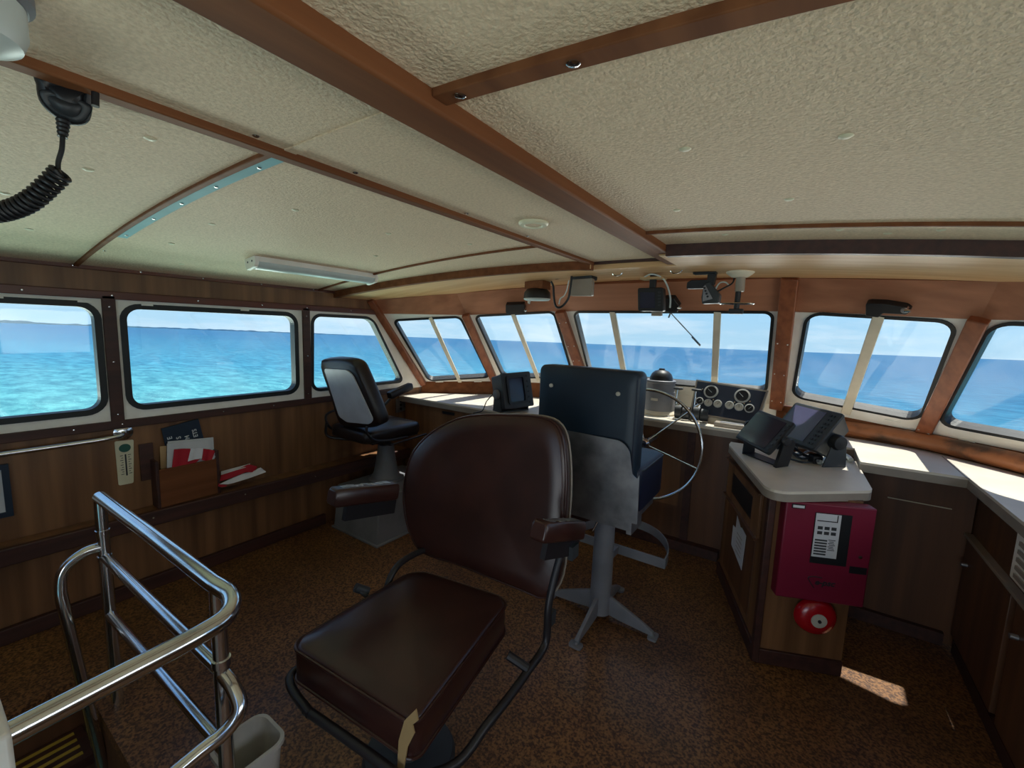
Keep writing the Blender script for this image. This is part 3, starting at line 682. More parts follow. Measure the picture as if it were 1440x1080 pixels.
for i in range(7): obj('card_scribble', bx(.209 + .004 * (i % 2), .236 - .003 * (i % 3), .612 + i * .0075, .615 + i * .0075, o1 + .003, o1 + .0035), 'ink', w)
l = obj('label_frame', bx(.056, .108, .783, .802, o1, o1 + .002), 'black', t); obj('label_card', bx(.060, .104, .787, .798, o1 + .002, o1 + .003), 'paper', l)
obj('label_plate', bx(.303, .368, .522, .553, o1, o1 + .0015), 'black', t)
lk = BM(); kc = A + dF * .336 + nF * o1 + V((0, 0, .598)); lathe(lk, kc, nF, [(.007, 0), (.007, .004), (.0005, .005)], 14); obj('key_lock', lk, 'chrome', t)
lc = A + dF * .205 + nF * (o1 + .0005) + V((0, 0, .462))
lg = text('e-psc', .036, lc + dF * .012, dF, (0, 0, 1), 'ink', 'logo', t, .0008, .25, .0012)
pts = [lc + dF * x + V((0, 0, z)) for x, z in ((.0, .022), (-.03, .024), (-.052, .018), (-.046, .0), (-.026, -.028))]
bm = BM(); tube(bm, smoothpath(pts, 6), .0022, 6); obj('swoosh', bm, 'ink', lg)
bc = A + dF * .215 + V((0, 0, .285))
t = thing('fire_bell', 'round red alarm bell below the red panel', 'bell', bc)
bm = BM(); lathe(bm, bc, nF, [(.04, .002), (.04, .022), (.03, .024)]); obj('back_box', bm, 'black', t)
bm = BM(); lathe(bm, bc, nF, [(.082, .018), (.085, .022), (.082, .034), (.070, .05), (.045, .059), (.02, .061), (.0005, .0615)], 36); obj('gong', bm, 'redbell', t)
bm = BM(); lathe(bm, bc, nF, [(.031, .060), (.031, .0645), (.0005, .065)], 24); hb_ = obj('hub_plate', bm, 'dial', t)
bm = BM(); lathe(bm, bc, nF, [(.007, .064), (.007, .07), (.0005, .0705)], 12); obj('hub_screw', bm, 'ink', hb_)

# ================================================================== STEERING WHEEL
wc = V((-.84, EC - .24, .775)); wn = V((0, -1, .12)).normalized(); wu, wv, _ = frame_of(wn)
t = thing('steering_wheel', 'large thin chrome steering wheel in front of the navy helm chair', 'wheel', wc)
RW = .362
bm = BM(); tube(bm, [wc + wu * math.cos(2 * math.pi * i / 64) * RW + wv * math.sin(2 * math.pi * i / 64) * RW for i in range(64)], .0095, 10, True); obj('rim', bm, 'chrome', t)
for i in range(6):
    a = math.radians(-16 + 60 * i); d = wu * math.cos(a) + wv * math.sin(a)
    bm = BM(); tube(bm, [wc + d * .03, wc + d * (RW - .004)], .0052, 8); obj('spoke', bm, 'chrome', t)
bm = BM(); lathe(bm, wc, wn, [(.0005, .03), (.025, .028), (.04, .01), (.04, -.02), (.022, -.03)]); obj('hub', bm, 'chrome', t)
bm = BM(); cyl(bm, wc - wn * .02, V((wc.x, EC + .035, wc.z - .0)), .018); obj('shaft', bm, 'steel', t)

# ================================================================== NAVY HELM CHAIR
t = thing('helm_chair', 'navy vinyl helm chair seen from behind on a grey pedestal', 'chair', (-.78, 2.06, 0))
px_, py_ = -.78, 2.06
bm = BM(); cyl(bm, (px_, py_, .03), (px_, py_, .69), .056, .05, 28); col = obj('pedestal', bm, 'greypaint', t)
bm = BM(); cyl(bm, (px_, py_, .62), (px_, py_, .70), .085, .11); obj('swivel', bm, 'blackg', t)
for a in (0, 90, 180, 270):
    d = V((math.cos(math.radians(a)), math.sin(math.radians(a)), 0)); s = V((-d.y, d.x, 0)); c0 = V((px_, py_, 0))
    bm = BM(); loft(bm, [[c0 + d * r + s * k * w + V((0, 0, z)) for k, z in ((-1, z0), (1, z0), (1, z1), (-1, z1))] for r, w, z0, z1 in ((.04, .011, .03, .135), (.12, .010, .02, .105), (.24, .009, .012, .055), (.285, .012, .012, .03))])
    lg = obj('leg', bm, 'greypaint', t, bevel=.003)
    bm = BM(); c1 = c0 + d * .285; prism(bm, rloop([c1 + d * i * .022 + s * j * .032 for i, j in ((-1, -1), (1, -1), (1, 1), (-1, 1))], .012), (0, 0, .012)); obj('foot', bm, 'greypaint', lg)
    bm = BM(); cyl(bm, c1 + V((0, 0, .012)), c1 + V((0, 0, .024)), .010, .008, 6); obj('bolt', bm, 'steel', lg)
bm = BM(); zr = .305; arc = [V((px_ + .275 * math.cos(a), 2.235 + .39 * math.sin(a), zr)) for a in [math.pi * i / 24 for i in range(25)]]
lpo = arc; lin_ = [V((px_ + .266 * math.cos(a), 2.243 + .375 * math.sin(a), zr)) for a in [math.pi * i / 24 for i in range(25)]]
ring(bm, lpo, lin_, (0, 0, 1), -.026, .026); fr_ = obj('footrest', bm, 'greypaint', t)
bm = BM(); boxmm(bm, (px_ - .02, py_ + .04, zr - .02), (px_ + .02, 2.245, zr + .02)); obj('footrest_bracket', bm, 'greypaint', fr_)
YBK = 1.78
x0 = PY(757, 560, YBK).x; x1 = PY(899, 560, YBK).x; z1 = PY(757, 512, YBK).z; z0 = .79
def vinylbox(name, a, b, m, r, par, er=.02, puff=.008, axis=1):
    """soft box between corner points, rounded in plan and at its edges"""
    bm = BM()
    if axis == 1: lp_ = [(a[0], a[1], a[2]), (b[0], a[1], a[2]), (b[0], a[1], b[2]), (a[0], a[1], b[2])]; n = V((0, -1, 0)); th = b[1] - a[1]
    else: lp_ = [(a[0], a[1], b[2]), (b[0], a[1], b[2]), (b[0], b[1], b[2]), (a[0], b[1], b[2])]; n = V((0, 0, 1)); th = b[2] - a[2]
    cushion(bm, rloop(lp_, r, 6), n, th, er, puff); return obj(name, bm, m, par, smooth=50)
bk = vinylbox('backrest', (x0, YBK, z0), (x1, YBK + .10, z1), 'bluev', .028, t, .014, .006)
for q in ((775, 542), (869, 554)):
    b_ = PY(*q, YBK - .007); bm = BM(); lathe(bm, b_, (0, -1, 0), [(.0095, -.004), (.0095, .003), (.006, .006), (.0005, .0065)], 14); obj('button', bm, 'dial', bk)
bm = BM(); cyl(bm, (x1 - .012, YBK - .001, z0 + .03), (x1 - .012, YBK - .001, z1 - .03), .0022, n=8); obj('piping', bm, 'bluev2', bk)
vinylbox('seat', (px_ - .27, YBK + .03, .70), (px_ + .235, 2.22, .915), 'bluev2', .05, t, .022, .012, 2)
bm = BM(); tube(bm, rloop([(px_ - .268, YBK + .05, .90), (px_ + .233, YBK + .05, .90), (px_ + .233, 2.218, .90), (px_ - .268, 2.218, .90)], .05, 6), .006, 8, True); obj('seat_piping', bm, 'black', t)
YPL = 1.755
pl = [PY(*q, YPL) for q in ((786, 606), (884, 622), (889, 668), (896, 674), (899, 668), (896, 738), (786, 706))]
pl[0].x = pl[6].x = px_ - .25; pl[0].z = PY(786, 606, YPL).z + .01; pl[6].z -= .005
bm = BM(); prism(bm, rloop(pl, [.03, .055, .01, .004, .004, .006, .02], 6), (0, .006, 0)); plo = obj('back_plate', bm, 'steel', t, smooth=30)
bm = BM(); boxmm(bm, (px_ + .21, YPL + .005, .64), (px_ + .232, YPL + .14, .72)); boxmm(bm, (px_ - .25, YPL + .005, .655), (px_ + .21, 2.15, .70)); obj('seat_pan', bm, 'steel', t)
bm = BM(); tube(bm, [(px_ + .07, YPL + .05, .66), (px_ + .05, YPL + .02, .60)], .004, 8); obj('release_lever', bm, 'chrome', t)

# ================================================================== BROWN CHAIR (facing aft, towards the stair)
t = thing('helm_chair', 'worn brown vinyl swivel armchair with a torn seat corner in the foreground', 'chair', (-1.02, .94, 0))
bu = V((.990, .139, 0)); bf = V((.139, -.990, 0))
ZS = .50
so4 = [PZ(584, 797, ZS), PZ(718, 840, ZS), PZ(584, 1016, ZS), PZ(406, 903, ZS)]
lo = rloop(so4, [.075, .06, .035, .05], 8)
bm = BM(); cushion(bm, lo, (0, 0, 1), .135, .018, .014); seat = obj('seat', bm, 'brownv', t, smooth=60)
def pipe(z, off): 
    c = sum(lo, V()) / len(lo); bm = BM(); tube(bm, [V((c.x + (p.x - c.x) * off, c.y + (p.y - c.y) * off, z)) for p in lo], .005, 8, True); return bm
obj('piping', pipe(ZS - .012, 1.003), 'brownv', seat); obj('piping', pipe(ZS - .118, 1.003), 'brownv', seat)
fp = so4[2]; fdir = (so4[3] - so4[2]).normalized(); fn = V((fdir.y, -fdir.x, 0)); 
if fn.y > 0: fn = -fn
tear = [PP(x, y, fp + fn * .004, fn) for x, y in ((570, 1012), (586, 996), (589, 1012), (581, 1018), (584, 1030), (574, 1050), (568, 1085), (560, 1078), (562, 1040))]
bm = BM(); prism(bm, tear, fn * .004); obj('torn_patch', bm, 'foam', seat, smooth=0)
n_b = (bf * .985 + V((0, 0, 1)) * .17).normalized(); p_b = V((-1.0, 1.31, .5))
ol = [(600, 782), (582, 768), (569, 735), (565, 690), (574, 645), (596, 615), (628, 594), (662, 584), (710, 583), (752, 585), (777, 593), (790, 614), (795, 655), (795, 700), (790, 760), (784, 815), (766, 843), (735, 833), (690, 815), (640, 795)]
olp = [PP(x, y, p_b, n_b) for x, y in ol]
bm = BM(); cushion(bm, smoothpath(olp, 3, True), n_b, .075, .02, -.014); bk = obj('backrest', bm, 'brownv', t, smooth=60)
cB = sum(olp, V()) / len(olp)
bm = BM(); tube(bm, [p + (cB - p) * .006 - n_b * .010 for p in smoothpath(olp, 3, True)], .0045, 8, True); obj('piping', bm, 'brownv', bk)
bm = BM(); tube(bm, [p - (cB - p) * .004 - n_b * .066 for p in smoothpath(olp, 3, True)], .0045, 8, True); obj('piping', bm, 'edge', bk)
def pad(c0, c1, w, h, label_mat, tapept):
    """armrest pad from front c0 to rear c1"""
    d = (c1 - c0).normalized(); s = d.cross(V((0, 0, 1))).normalized(); u = s.cross(d); bm = BM()
    prof = [(-w, -h * .5), (-w, h * .2), (-w * .75, h * .5), (w * .75, h * .5), (w, h * .2), (w, -h * .5), (w * .8, -h * .62), (-w * .8, -h * .62)]
    L = (c1 - c0).length
    loft(bm, [[c0 + d * t_ + s * a * k + u * b * k for a, b in prof] for t_, k in ((0, .82), (.012, 1), (L * .5, 1), (L - .012, 1), (L, .85))])
    return bm, d, s, u
for side, front, rear in ((-1, PX(466, 698, -1.385), PX(556, 688, -1.37)), (1, PX(757, 745, -.655), PX(814, 742, -.64))):
    bm, d, s, u = pad(front, rear, .034, .06, 'brownv', None); ar = obj('armrest', bm, 'brownv', t, bevel=.004, smooth=50)
    L = (rear - front).length; random.seed(11 + side)
    for i in range(7):
        bm = BM(); k = .18 + .11 * i; box(bm, front + d * (L * k) + u * .0302 + s * side * random.uniform(-.004, .012), (L * .10, random.uniform(.018, .034), .0025), d + s * random.uniform(-.3, .3), s, u + d * random.uniform(-.06, .06)); obj('tape_repair', bm, 'tape', ar)
    bm = BM(); box(bm, front + d * (L * .62) - u * .066, (L * .8, .02, .065), d, s, u); obj('arm_bracket', bm, 'tube', ar)
    if side > 0:
        tb = [PX(790, 775, -.65), PX(779, 815, -.655), PX(771, 855, -.655), PX(767, 905, -.655), PX(742, 944, -.655), PX(716, 980, -.655), PX(685, 1019, -.66), PX(640, 1075, -.68), V((-.74, so4[2].y - .035, .355))]
    else:
        tb = [V((-1.27, 1.42, .60)), V((-1.29, 1.38, .53)), PX(576, 783, -1.31), PX(552, 806, -1.30), V((-1.28, 1.0, .39)), V((-1.27, .78, .375)), PZ(404, 950, .372) + V((.015, 0, 0)), PZ(436, 1004, .36)]
    bm = BM(); tube(bm, smoothpath(tb, 8), .0135, 12); fr_ = obj('side_tube', bm, 'tube', t)
    if side > 0:
        bm = BM(); tube(bm, [PX(742, 940, -.655), PX(714, 921, -.72)], .015, 10); obj('cross_stub', bm, 'tube', fr_)
        bm = BM(); box(bm, PX(776, 868, -.652), (.016, .03, .05)); obj('clamp', bm, 'blackg', fr_)
        bm = BM(); box(bm, PX(806, 775, -.63), (.02, .05, .05)); obj('back_bracket', bm, 'blackg', fr_)
bm = BM(); tube(bm, smoothpath([PZ(430, 998, .36), PZ(490, 1040, .36), PZ(548, 1082, .36), V((-.74, so4[2].y - .035, .355))], 8), .0135, 12); obj('front_tube', bm, 'tube', t)
bm = BM(); cyl(bm, (-1.02, .94, .02), (-1.02, .94, .35), .05, .045); obj('pedestal', bm, 'blackg', t)
bm = BM(); cyl(bm, (-1.02, .94, 0), (-1.02, .94, .02), .16, .15, 32); obj('base_plate', bm, 'blackg', t)
bm = BM(); boxmm(bm, (-1.2, .75, .33), (-.84, 1.13, .37)); obj('seat_pan', bm, 'tube', t)
hk = PX(500, 826, -1.33); bm = BM(); cyl(bm, hk, hk + V((.02, .04, -.03)), .017, n=14); tube(bm, [hk, V((-1.22, 1.02, .40))], .008, 8); obj('lever', bm, 'blackg', t)

# ================================================================== PORT CHAIR ON ITS BOX
t = thing('seat_locker', 'grey painted box on the floor under the port chair', 'locker', (-2.54, 2.05, 0))
bm = BM(); loft(bm, [[V((XP + .115 + .0 , 1.805, 0)), V((-2.285, 1.805, 0)), V((-2.285, 2.47, 0)), V((XP + .125, 2.47, 0))], [V((XP + .13, 1.835, .325)), V((-2.305, 1.835, .325)), V((-2.305, 2.45, .325)), V((XP + .13, 2.45, .325))]]); obj('body', bm, 'greypaint', t, bevel=.008)
bm = BM(); boxmm(bm, (XP + .11, 1.79, 0), (-2.27, 2.475, .014)); obj('base_flange', bm, 'greypaint', t, bevel=.003)
pc = V((-2.60, 2.14, .326))
t = thing('helm_chair', 'black port side chair with a pale grey seat back on a grey pedestal', 'chair', pc)
bm = BM(); lathe(bm, pc, (0, 0, 1), [(.135, 0), (.135, .014), (.11, .02), (.09, .06), (.066, .2), (.060, .27), (.035, .272)]); obj('pedestal', bm, 'greypaint', t)
bm = BM(); cyl(bm, pc + V((0, 0, .26)), pc + V((0, 0, .36)), .036, n=18); obj('shaft', bm, 'black', t)
bm = BM(); boxmm(bm, (-2.78, 1.88, .672), (-2.42, 2.3, .69)); obj('seat_pan', bm, 'tube', t, bevel=.004)
seat = vinylbox('seat', (-2.825, 1.80, .69), (-2.385, 2.32, .775), 'blackv', .07, t, .022, .02, 2)
tl = math.radians(13); nb = V((0, -math.cos(tl), -math.sin(tl))); pb = V((-2.6, 1.79, .80)); lf = V((0, 0, 0))
ob = [PP(x, y, pb, nb) for x, y in ((447, 513), (456, 506), (478, 506), (495, 511), (505, 527), (531, 590), (528, 601), (512, 604), (486, 602), (474, 596), (462, 558))]
# the cushion sits forward of the shell
bm = BM(); cushion(bm, [p - nb * .105 for p in smoothpath(ob, 3, True)], -nb, .10, .03, .02); bk = obj('backrest', bm, 'blackv', t, smooth=60)
ow = [PP(x, y, pb, nb) for x, y in ((457, 518), (489, 520), (497, 527), (526, 590), (521, 596), (489, 593), (478, 585))]
bm = BM(); prism(bm, [p + nb * .001 for p in rloop(ow, .02, 4)], nb * .008); obj('seat_shell', bm, 'greyshell', bk, smooth=30)
for side, xx in ((-1, -2.84), (1, -2.372)):
    r0, r1 = V((xx, 1.93, .905)), V((xx, 2.26, .965)) if side > 0 else V((xx, 2.2, .94))
    if side > 0: r0, r1 = PX(547, 556, xx), PX(578, 542, xx)
    bm, d, s, u = pad(r1, r0, .026, .045, None, None); ar = obj('armrest', bm, 'blackv', t, bevel=.003, smooth=50)
    bm = BM(); tube(bm, smoothpath([r0 - u * .03, V((xx, 1.80, .84)), V((xx, 1.83, .74)), V((xx, 1.95, .70)), V((xx, 2.15, .69))], 6), .009, 8); obj('arm_tube', bm, 'tube', ar)
bm = BM(); tube(bm, smoothpath([V((-2.79, 1.77, .80)), V((-2.80, 1.775, .70)), V((-2.74, 1.86, .668)), V((-2.6, 1.95, .665))], 6), .010, 8); obj('back_hinge', bm, 'tube', t)
bm = BM(); tube(bm, [V((-2.36, 2.33, .68)), V((-2.36, 1.98, .665)), V((-2.6, 2.0, .66))], .007, 8); obj('slide_bar', bm, 'tube', t)

# ================================================================== STAIR RAIL
t = thing('stair_handrail', 'bent chrome tube handrail around the stair opening at lower left', 'handrail', (-1.6, .42, 0))
RA, RB = V((-2.075, .41, 0)), V((-1.15, .425, 0))
up = lambda p, z: V((p.x, p.y, z))
ZR = .845
bm = BM(); tube(bm, [up(RA, -.02), up(RA, ZR)], .019, 14); obj('post', bm, 'chrome', t)
bm = BM(); tube(bm, [up(RB, -.02), up(RB, ZR + .002)], .018, 14); obj('post', bm, 'chrome', t)
pth = [up(RA, ZR), V((-1.6, .42, ZR)), V((-1.17, .425, ZR)), V((-1.085, .427, ZR)), V((-1.02, .395, ZR - .003)), V((-1.0, .33, ZR - .006)), V((-1.0, .2, ZR - .012)), V((-1.0, .07, ZR - .018)), V((-1.0, -.25, ZR - .02))]
bm = BM(); tube(bm, [pth[0], pth[1]] + smoothpath(pth[2:7], 6) + pth[7:], .0205, 14); obj('top_rail', bm, 'chrome', t)
for z in (.615, .385):
    bm = BM(); tube(bm, [up(RA, z), up(RB, z)], .0165, 12); obj('cross_rail', bm, 'chrome', t)
hl = [up(RA, .655), V((-2.08, .36, .652)), V((-2.085, .31, .615)), V((-2.085, .292, .55)), V((-2.075, .298, .42)), V((-2.05, .345, -.15)), V((-2.045, .353, -.25))]
bm = BM(); tube(bm, smoothpath(hl, 6), .0175, 12); obj('hoop', bm, 'chrome', t)
hr = [up(RB, .61), V((-1.105, .432, .585)), V((-1.072, .43, .545)), V((-1.075, .395, .508)), V((-1.09, .33, .483)), V((-1.12, .1, .40)), V((-1.15, -.3, .25))]
bm = BM(); tube(bm, smoothpath(hr, 6), .0175, 12); obj('hoop', bm, 'chrome', t)
for p, z in ((RA, .70), (RA, .60), (RB, .63)):
    bm = BM(); cyl(bm, up(p, z), up(p, z + .02), .0215, n=16); obj('collar', bm, 'chrome', t)
# pale partition end beside the stair
bm = BM(); boxmm(bm, (-1.14, -.7, 0), (-.885, .062, .905))
struct(obj('trim_53', bm, 'white', bevel=.006), 'pale end of the low partition where the handrail ends')
# ---- bin
bc = V((-1.215, .505, 0))
t = thing('waste_bin', 'white plastic waste bin on the floor beside the stair handrail', 'bin', bc)
def rr4(w, d, z, r): return rloop([bc + V((a * w, b * d, z)) for a, b in ((-1, -1), (1, -1), (1, 1), (-1, 1))], r, 5)
bm = BM(); loft(bm, [rr4(.05, .05, .0, .02), rr4(.07, .072, .285, .035), rr4(.077, .079, .285, .038), rr4(.077, .079, .298, .038), rr4(.068, .070, .298, .034), rr4(.066, .068, .27, .034), rr4(.046, .046, .012, .02)]); obj('body', bm, 'bin', t, smooth=40)

# ================================================================== PORT WALL THINGS
xw = XP
t = thing('grab_rail', 'polished steel grab rail on the port wall under the nearest window', 'rail', (xw + .04, .2, .86))
fc = PX(173, 608, xw); fc.x = xw
bm = BM(); lathe(bm, fc, (1, 0, 0), [(.040, 0), (.040, .006), (.028, .012), (.018, .016)]); fl = obj('flange', bm, 'chrome', t)
screws(fl, [fc + V((.008, .028 * math.cos(a), .028 * math.sin(a))) for a in (.8, 2.9, 5)], (1, 0, 0), .005)
bm = BM(); tube(bm, smoothpath([fc + V((.005, 0, 0)), fc + V((.045, -.015, -.004)), fc + V((.06, -.06, -.008)), fc + V((.06, -.2, -.012)), fc + V((.06, -.9, -.012))], 6), .0125, 12); obj('bar', bm, 'chrome', t)
# thermometer
tl_, tr_, br_, bl_ = [PX(x, y, xw + .006) for x, y in ((161, 621), (188, 618), (188, 679), (167, 683))]
t = thing('thermometer', 'cream wall thermometer with green oval hanging under the grab rail end', 'thermometer', (xw + .004, .69, .62))
bm = BM(); prism(bm, rloop([tl_, tr_, br_, bl_], .008, 4), (-.005, 0, 0)); obj('backing', bm, 'ivory', t)
yc = (tl_.y + tr_.y) / 2; zt = tl_.z
bm = BM(); prism(bm, [V((xw + .0062, yc + .024 * math.cos(a), zt - .042 + .022 * math.sin(a))) for a in [math.pi * i / 12 for i in range(24)]], (.001, 0, 0)); obj('oval_badge', bm, 'green', t)
bm = BM(); boxmm(bm, (xw + .006, yc - .003, zt - .19), (xw + .0085, yc + .003, zt - .075)); obj('tube', bm, 'ink', t)
for s in (-1, 1):
    for i in range(9):
        bm = BM(); z = zt - .082 - i * .0125; boxmm(bm, (xw + .006, yc + s * .010, z), (xw + .007, yc + s * (.022 if i % 2 == 0 else .017), z + .003)); obj('scale_mark', bm, 'ink', t, smooth=0)
# framed notice
t = thing('picture_frame', 'dark framed white notice on the port wall at the left edge', 'frame', (xw + .008, .1, .52))
y1, z1_, z0_ = PX(17, 700, xw + .015).y, PX(8, 653, xw + .015).z, PX(15, 726, xw + .015).z
bm = BM(); o4 = [V((xw, -.22, z1_)), V((xw, y1, z1_)), V((xw, y1, z0_)), V((xw, -.22, z0_))]; ring(bm, o4, inset(o4, (1, 0, 0), .022), (1, 0, 0), 0, .016); obj('frame', bm, 'navy', t, smooth=0)
bm = BM(); i4 = inset(o4, (1, 0, 0), .02); prism(bm, i4, (.006, 0, 0)); obj('sheet', bm, 'paper', t, smooth=0)
# magazine pocket
def ppx(pts, x): return [PX(*p, x) for p in pts]
xf = xw + .085
A0, A1 = PX(221, 662, xf), PX(306, 646, xf); zb = zl(A0.y) + .001
t = thing('wall_pocket', 'dark wooden paper holder standing on the port ledge against the wall', 'holder', (xw + .04, (A0.y + A1.y) / 2, zb))
zt_ = A0.z - .0
bm = BM(); boxmm(bm, (xf - .01, A0.y, zb), (xf, A1.y, zt_)); obj('front', bm, 'mahogx', t, bevel=.002)
for y in (A0.y, A1.y):
    bm = BM(); boxmm(bm, (xw + .004, y - .007, zb), (xf + .003, y + .007, zt_ + .05)); obj('side', bm, 'dark', t, bevel=.002)
bm = BM(); boxmm(bm, (xw + .003, A0.y - .05, zb + .15), (xw + .014, A0.y + .01, zt_ + .14)); obj('back_slat', bm, 'dark', t, bevel=.002)
# folder with letters, tan card, papers, flag in the pocket
fx = xw + .026
fo = ppx([(227, 603), (279, 589), (288, 622), (296, 660), (242, 668)], fx)
t = thing('folder', 'navy folder with white letters leaning in the wooden paper holder', 'folder', sum(fo, V()) / 5)
bm = BM(); prism(bm, fo, (-.008, 0, 0)); fb = obj('cover', bm, 'navy', t, smooth=0)
e1 = (fo[1] - fo[0]).normalized()
# the lettering runs up the tilted sheet, line by line
ur = V((0, e1.z, -e1.y)); ur = -V((0, -e1.z, e1.y)) if False else V((0, -e1.z * 1.0, e1.y))
for s_, px__ in (('E', (239, 616)), ('S', (251.5, 615.5)), ('M', (263.5, 615)), ('ETS', (274.5, 609))):
    text(s_, .031, PX(*px__, fx + .0008), ur, V((1, 0, 0)).cross(ur), 'letters', 'lettering', fb, .0005, 0, .0006)
tc_ = ppx([(225, 628), (234, 627), (234, 660), (226, 662)], xw + .034)
bm = BM(); prism(bm, tc_, (-.003, 0, 0)); tag(obj('card', bm, 'tan', smooth=0), 'narrow tan card behind the white papers in the paper holder', 'card')
for i, (q, x) in enumerate((([(236, 621), (300, 615), (302, 652), (236, 660)], .046), ([(235, 624), (296, 618), (298, 652), (235, 661)], .056))):
    bm = BM(); prism(bm, ppx(q, xw + x), (-.004, 0, 0)); tag(obj('paper_stack', bm, 'paper', smooth=0), ('white papers with a striped corner at the back of the paper holder', 'white papers directly behind the folded flag in the paper holder')[i], 'papers')
# flags as draped cloth
def cloth(bm, rows, th):
    """grid of points -> thickened wavy sheet"""
    g = [[bm.verts.new(p) for p in r] for r in rows]; g2 = [[bm.verts.new(p - V((th, 0, 0)) * 1) for p in r] for r in rows]
    for G_ in (g, g2):
        for a, b in zip(G_, G_[1:]):
            for i in range(len(a) - 1): bm.faces.new((a[i], a[i + 1], b[i + 1], b[i]))
    bd = [(i, 0) for i in range(len(g))] + [(len(g) - 1, j) for j in range(1, len(g[0]))] + [(i, len(g[0]) - 1) for i in range(len(g) - 2, -1, -1)] + [(0, j) for j in range(len(g[0]) - 2, 0, -1)]
    for (a, b), (c, d) in zip(bd, bd[1:] + bd[:1]): bm.faces.new((g[a][b], g[c][d], g2[c][d], g2[a][b]))
    return bm
def strip(top, bot, x, amp, n=9, m=4, ph=0):
    rows = []
    for j in range(m + 1):
        r = []
        for i in range(n + 1):
            s = i / n
            def at(pl_):
                k = s * (len(pl_) - 1); a = int(min(k, len(pl_) - 2)); f = k - a
                return (pl_[a][0] * (1 - f) + pl_[a + 1][0] * f, pl_[a][1] * (1 - f) + pl_[a + 1][1] * f)
            u, v = at(top), at(bot); f = j / m; q = (u[0] * (1 - f) + v[0] * f, u[1] * (1 - f) + v[1] * f)
            xx = (x[0] * (1 - f) + x[1] * f) + amp * math.sin(s * 9 + ph) * (.4 + f * .6)
            r.append(PX(*q, xx))
        rows.append(r)
    return rows
t = thing('flag', 'folded red and white flag hanging over the front of the paper holder', 'flag', (xw + .075, (A0.y + A1.y) / 2, zt_))
xa = (xw + .066, xw + .077)
for m_, tp_, bt_ in (('flagred', [(245, 632), (256, 631), (268, 631)], [(242, 657), (254, 657), (266, 655)]), ('flagwhite', [(268, 631), (277, 630), (286, 630)], [(264, 649), (274, 646), (284, 645)]), ('flagred', [(286, 631), (295, 632), (303, 634)], [(284, 647), (291, 648), (298, 648)]), ('flagwhite', [(303, 633.5), (305, 634), (307, 636)], [(297, 648), (298.5, 648), (300, 647)]), ('flagred', [(263, 649), (272, 646), (282, 645)], [(258, 656), (266, 654), (274, 652)])):
    bm = BM(); cloth(bm, strip(tp_, bt_, xa, .004), .003); obj('stripe', bm, m_, t)
zL = zl(1.2)
t = thing('flag', 'crumpled red and white flag lying on the port ledge beside the paper holder', 'flag', (xw + .05, 1.2, zL))
for i, (m_, tp_, bt_) in enumerate((('flagwhite', [(311, 663), (330, 658), (352, 652)], [(311, 668), (330, 662), (347, 657)]), ('flagred', [(311, 668), (330, 662), (350, 653), (362, 656)], [(309, 677), (328, 671), (345, 664), (357, 664)]), ('flagwhite', [(328, 672), (345, 665), (357, 663), (366, 657), (374, 663)], [(309, 681), (322, 681), (336, 677), (352, 672), (374, 664)]), ('flagred', [(308, 679), (313, 681), (319, 682)], [(307, 684), (312, 685), (319, 684)]))):
    x = (xw + .025 + .02 * i, xw + .05 + .02 * i)
    bm = BM(); cloth(bm, strip(tp_, bt_, x, .006, ph=i), .004)
    for v in bm.verts: v.co.z = max(v.co.z, zl(v.co.y) + .004)
    obj('stripe', bm, m_, t)
# outlet
t = thing('socket_outlet', 'steel plated outlet on the port wall beside the end of the counter', 'outlet', PX(564, 568, xw))
q = ppx([(557, 561), (570, 558), (570, 577), (557, 581)], xw + .006)
for p in q: p.z = min(p.z, .912)
bm = BM(); prism(bm, q, (-.006, 0, 0)); pl_ = obj('cover_plate', bm, 'steel', t)
for i in range(3):
    c0 = (q[0] + q[1]) / 2; c1 = (q[2] + q[3]) / 2; p = c0.lerp(c1, .22 + .28 * i) + V((.0005, 0, 0)); bm = BM(); lathe(bm, p, (1, 0, 0), [(.012, 0), (.012, .003), (.0005, .0032)], 12); obj('socket', bm, 'black', pl_)

# ================================================================== DECKHEAD THINGS
# strip light
a = PX(0, 0, 0)
cl = V((-2.335, 1.45, zc(-2.335))); sl_ = .08 * (-2.335 - XC); un = V((sl_, 0, 1)).normalized(); ux_ = V((1, 0, -sl_)).normalized() if False else un.cross(V((0, 1, 0))) * -1
t = thing('ceiling_strip_light', 'white strip light with milky diffuser under the port deckhead', 'light', cl)
L = .74
def lx(x, y, z): return cl + ux_ * x + V((0, y, 0)) - un * z
bm = BM(); loft(bm, [[lx(-.05, y, 0), lx(.05, y, 0), lx(.05, y, .026), lx(-.05, y, .026)] for y in (-L / 2 + .004, L / 2 - .004)]); bs = obj('base', bm, 'white', t, bevel=.002)
bm = BM(); loft(bm, [[lx(.046 * math.cos(q_), y, .026 + .030 * math.sin(q_)) for q_ in [math.pi * i / 12 for i in range(13)]] for y in (-L / 2 + .02, L / 2 - .02)]); obj('diffuser', bm, 'lens', t)
for y in (-L / 2, L / 2 - .02):
    bm = BM(); prism(bm, [lx(-.052, y, 0), lx(.052, y, 0), lx(.052, y, .034), lx(.04, y, .052), lx(-.04, y, .058), lx(-.052, y, .034)], (0, .02, 0)); ec = obj('end_cap', bm, 'white', t, bevel=.003)
    for x in (-.022, .022):
        bm = BM(); cyl(bm, lx(x, y - .001, .022), lx(x, y + .003, .022), .005, n=10); obj('rivet', bm, 'ink', ec)
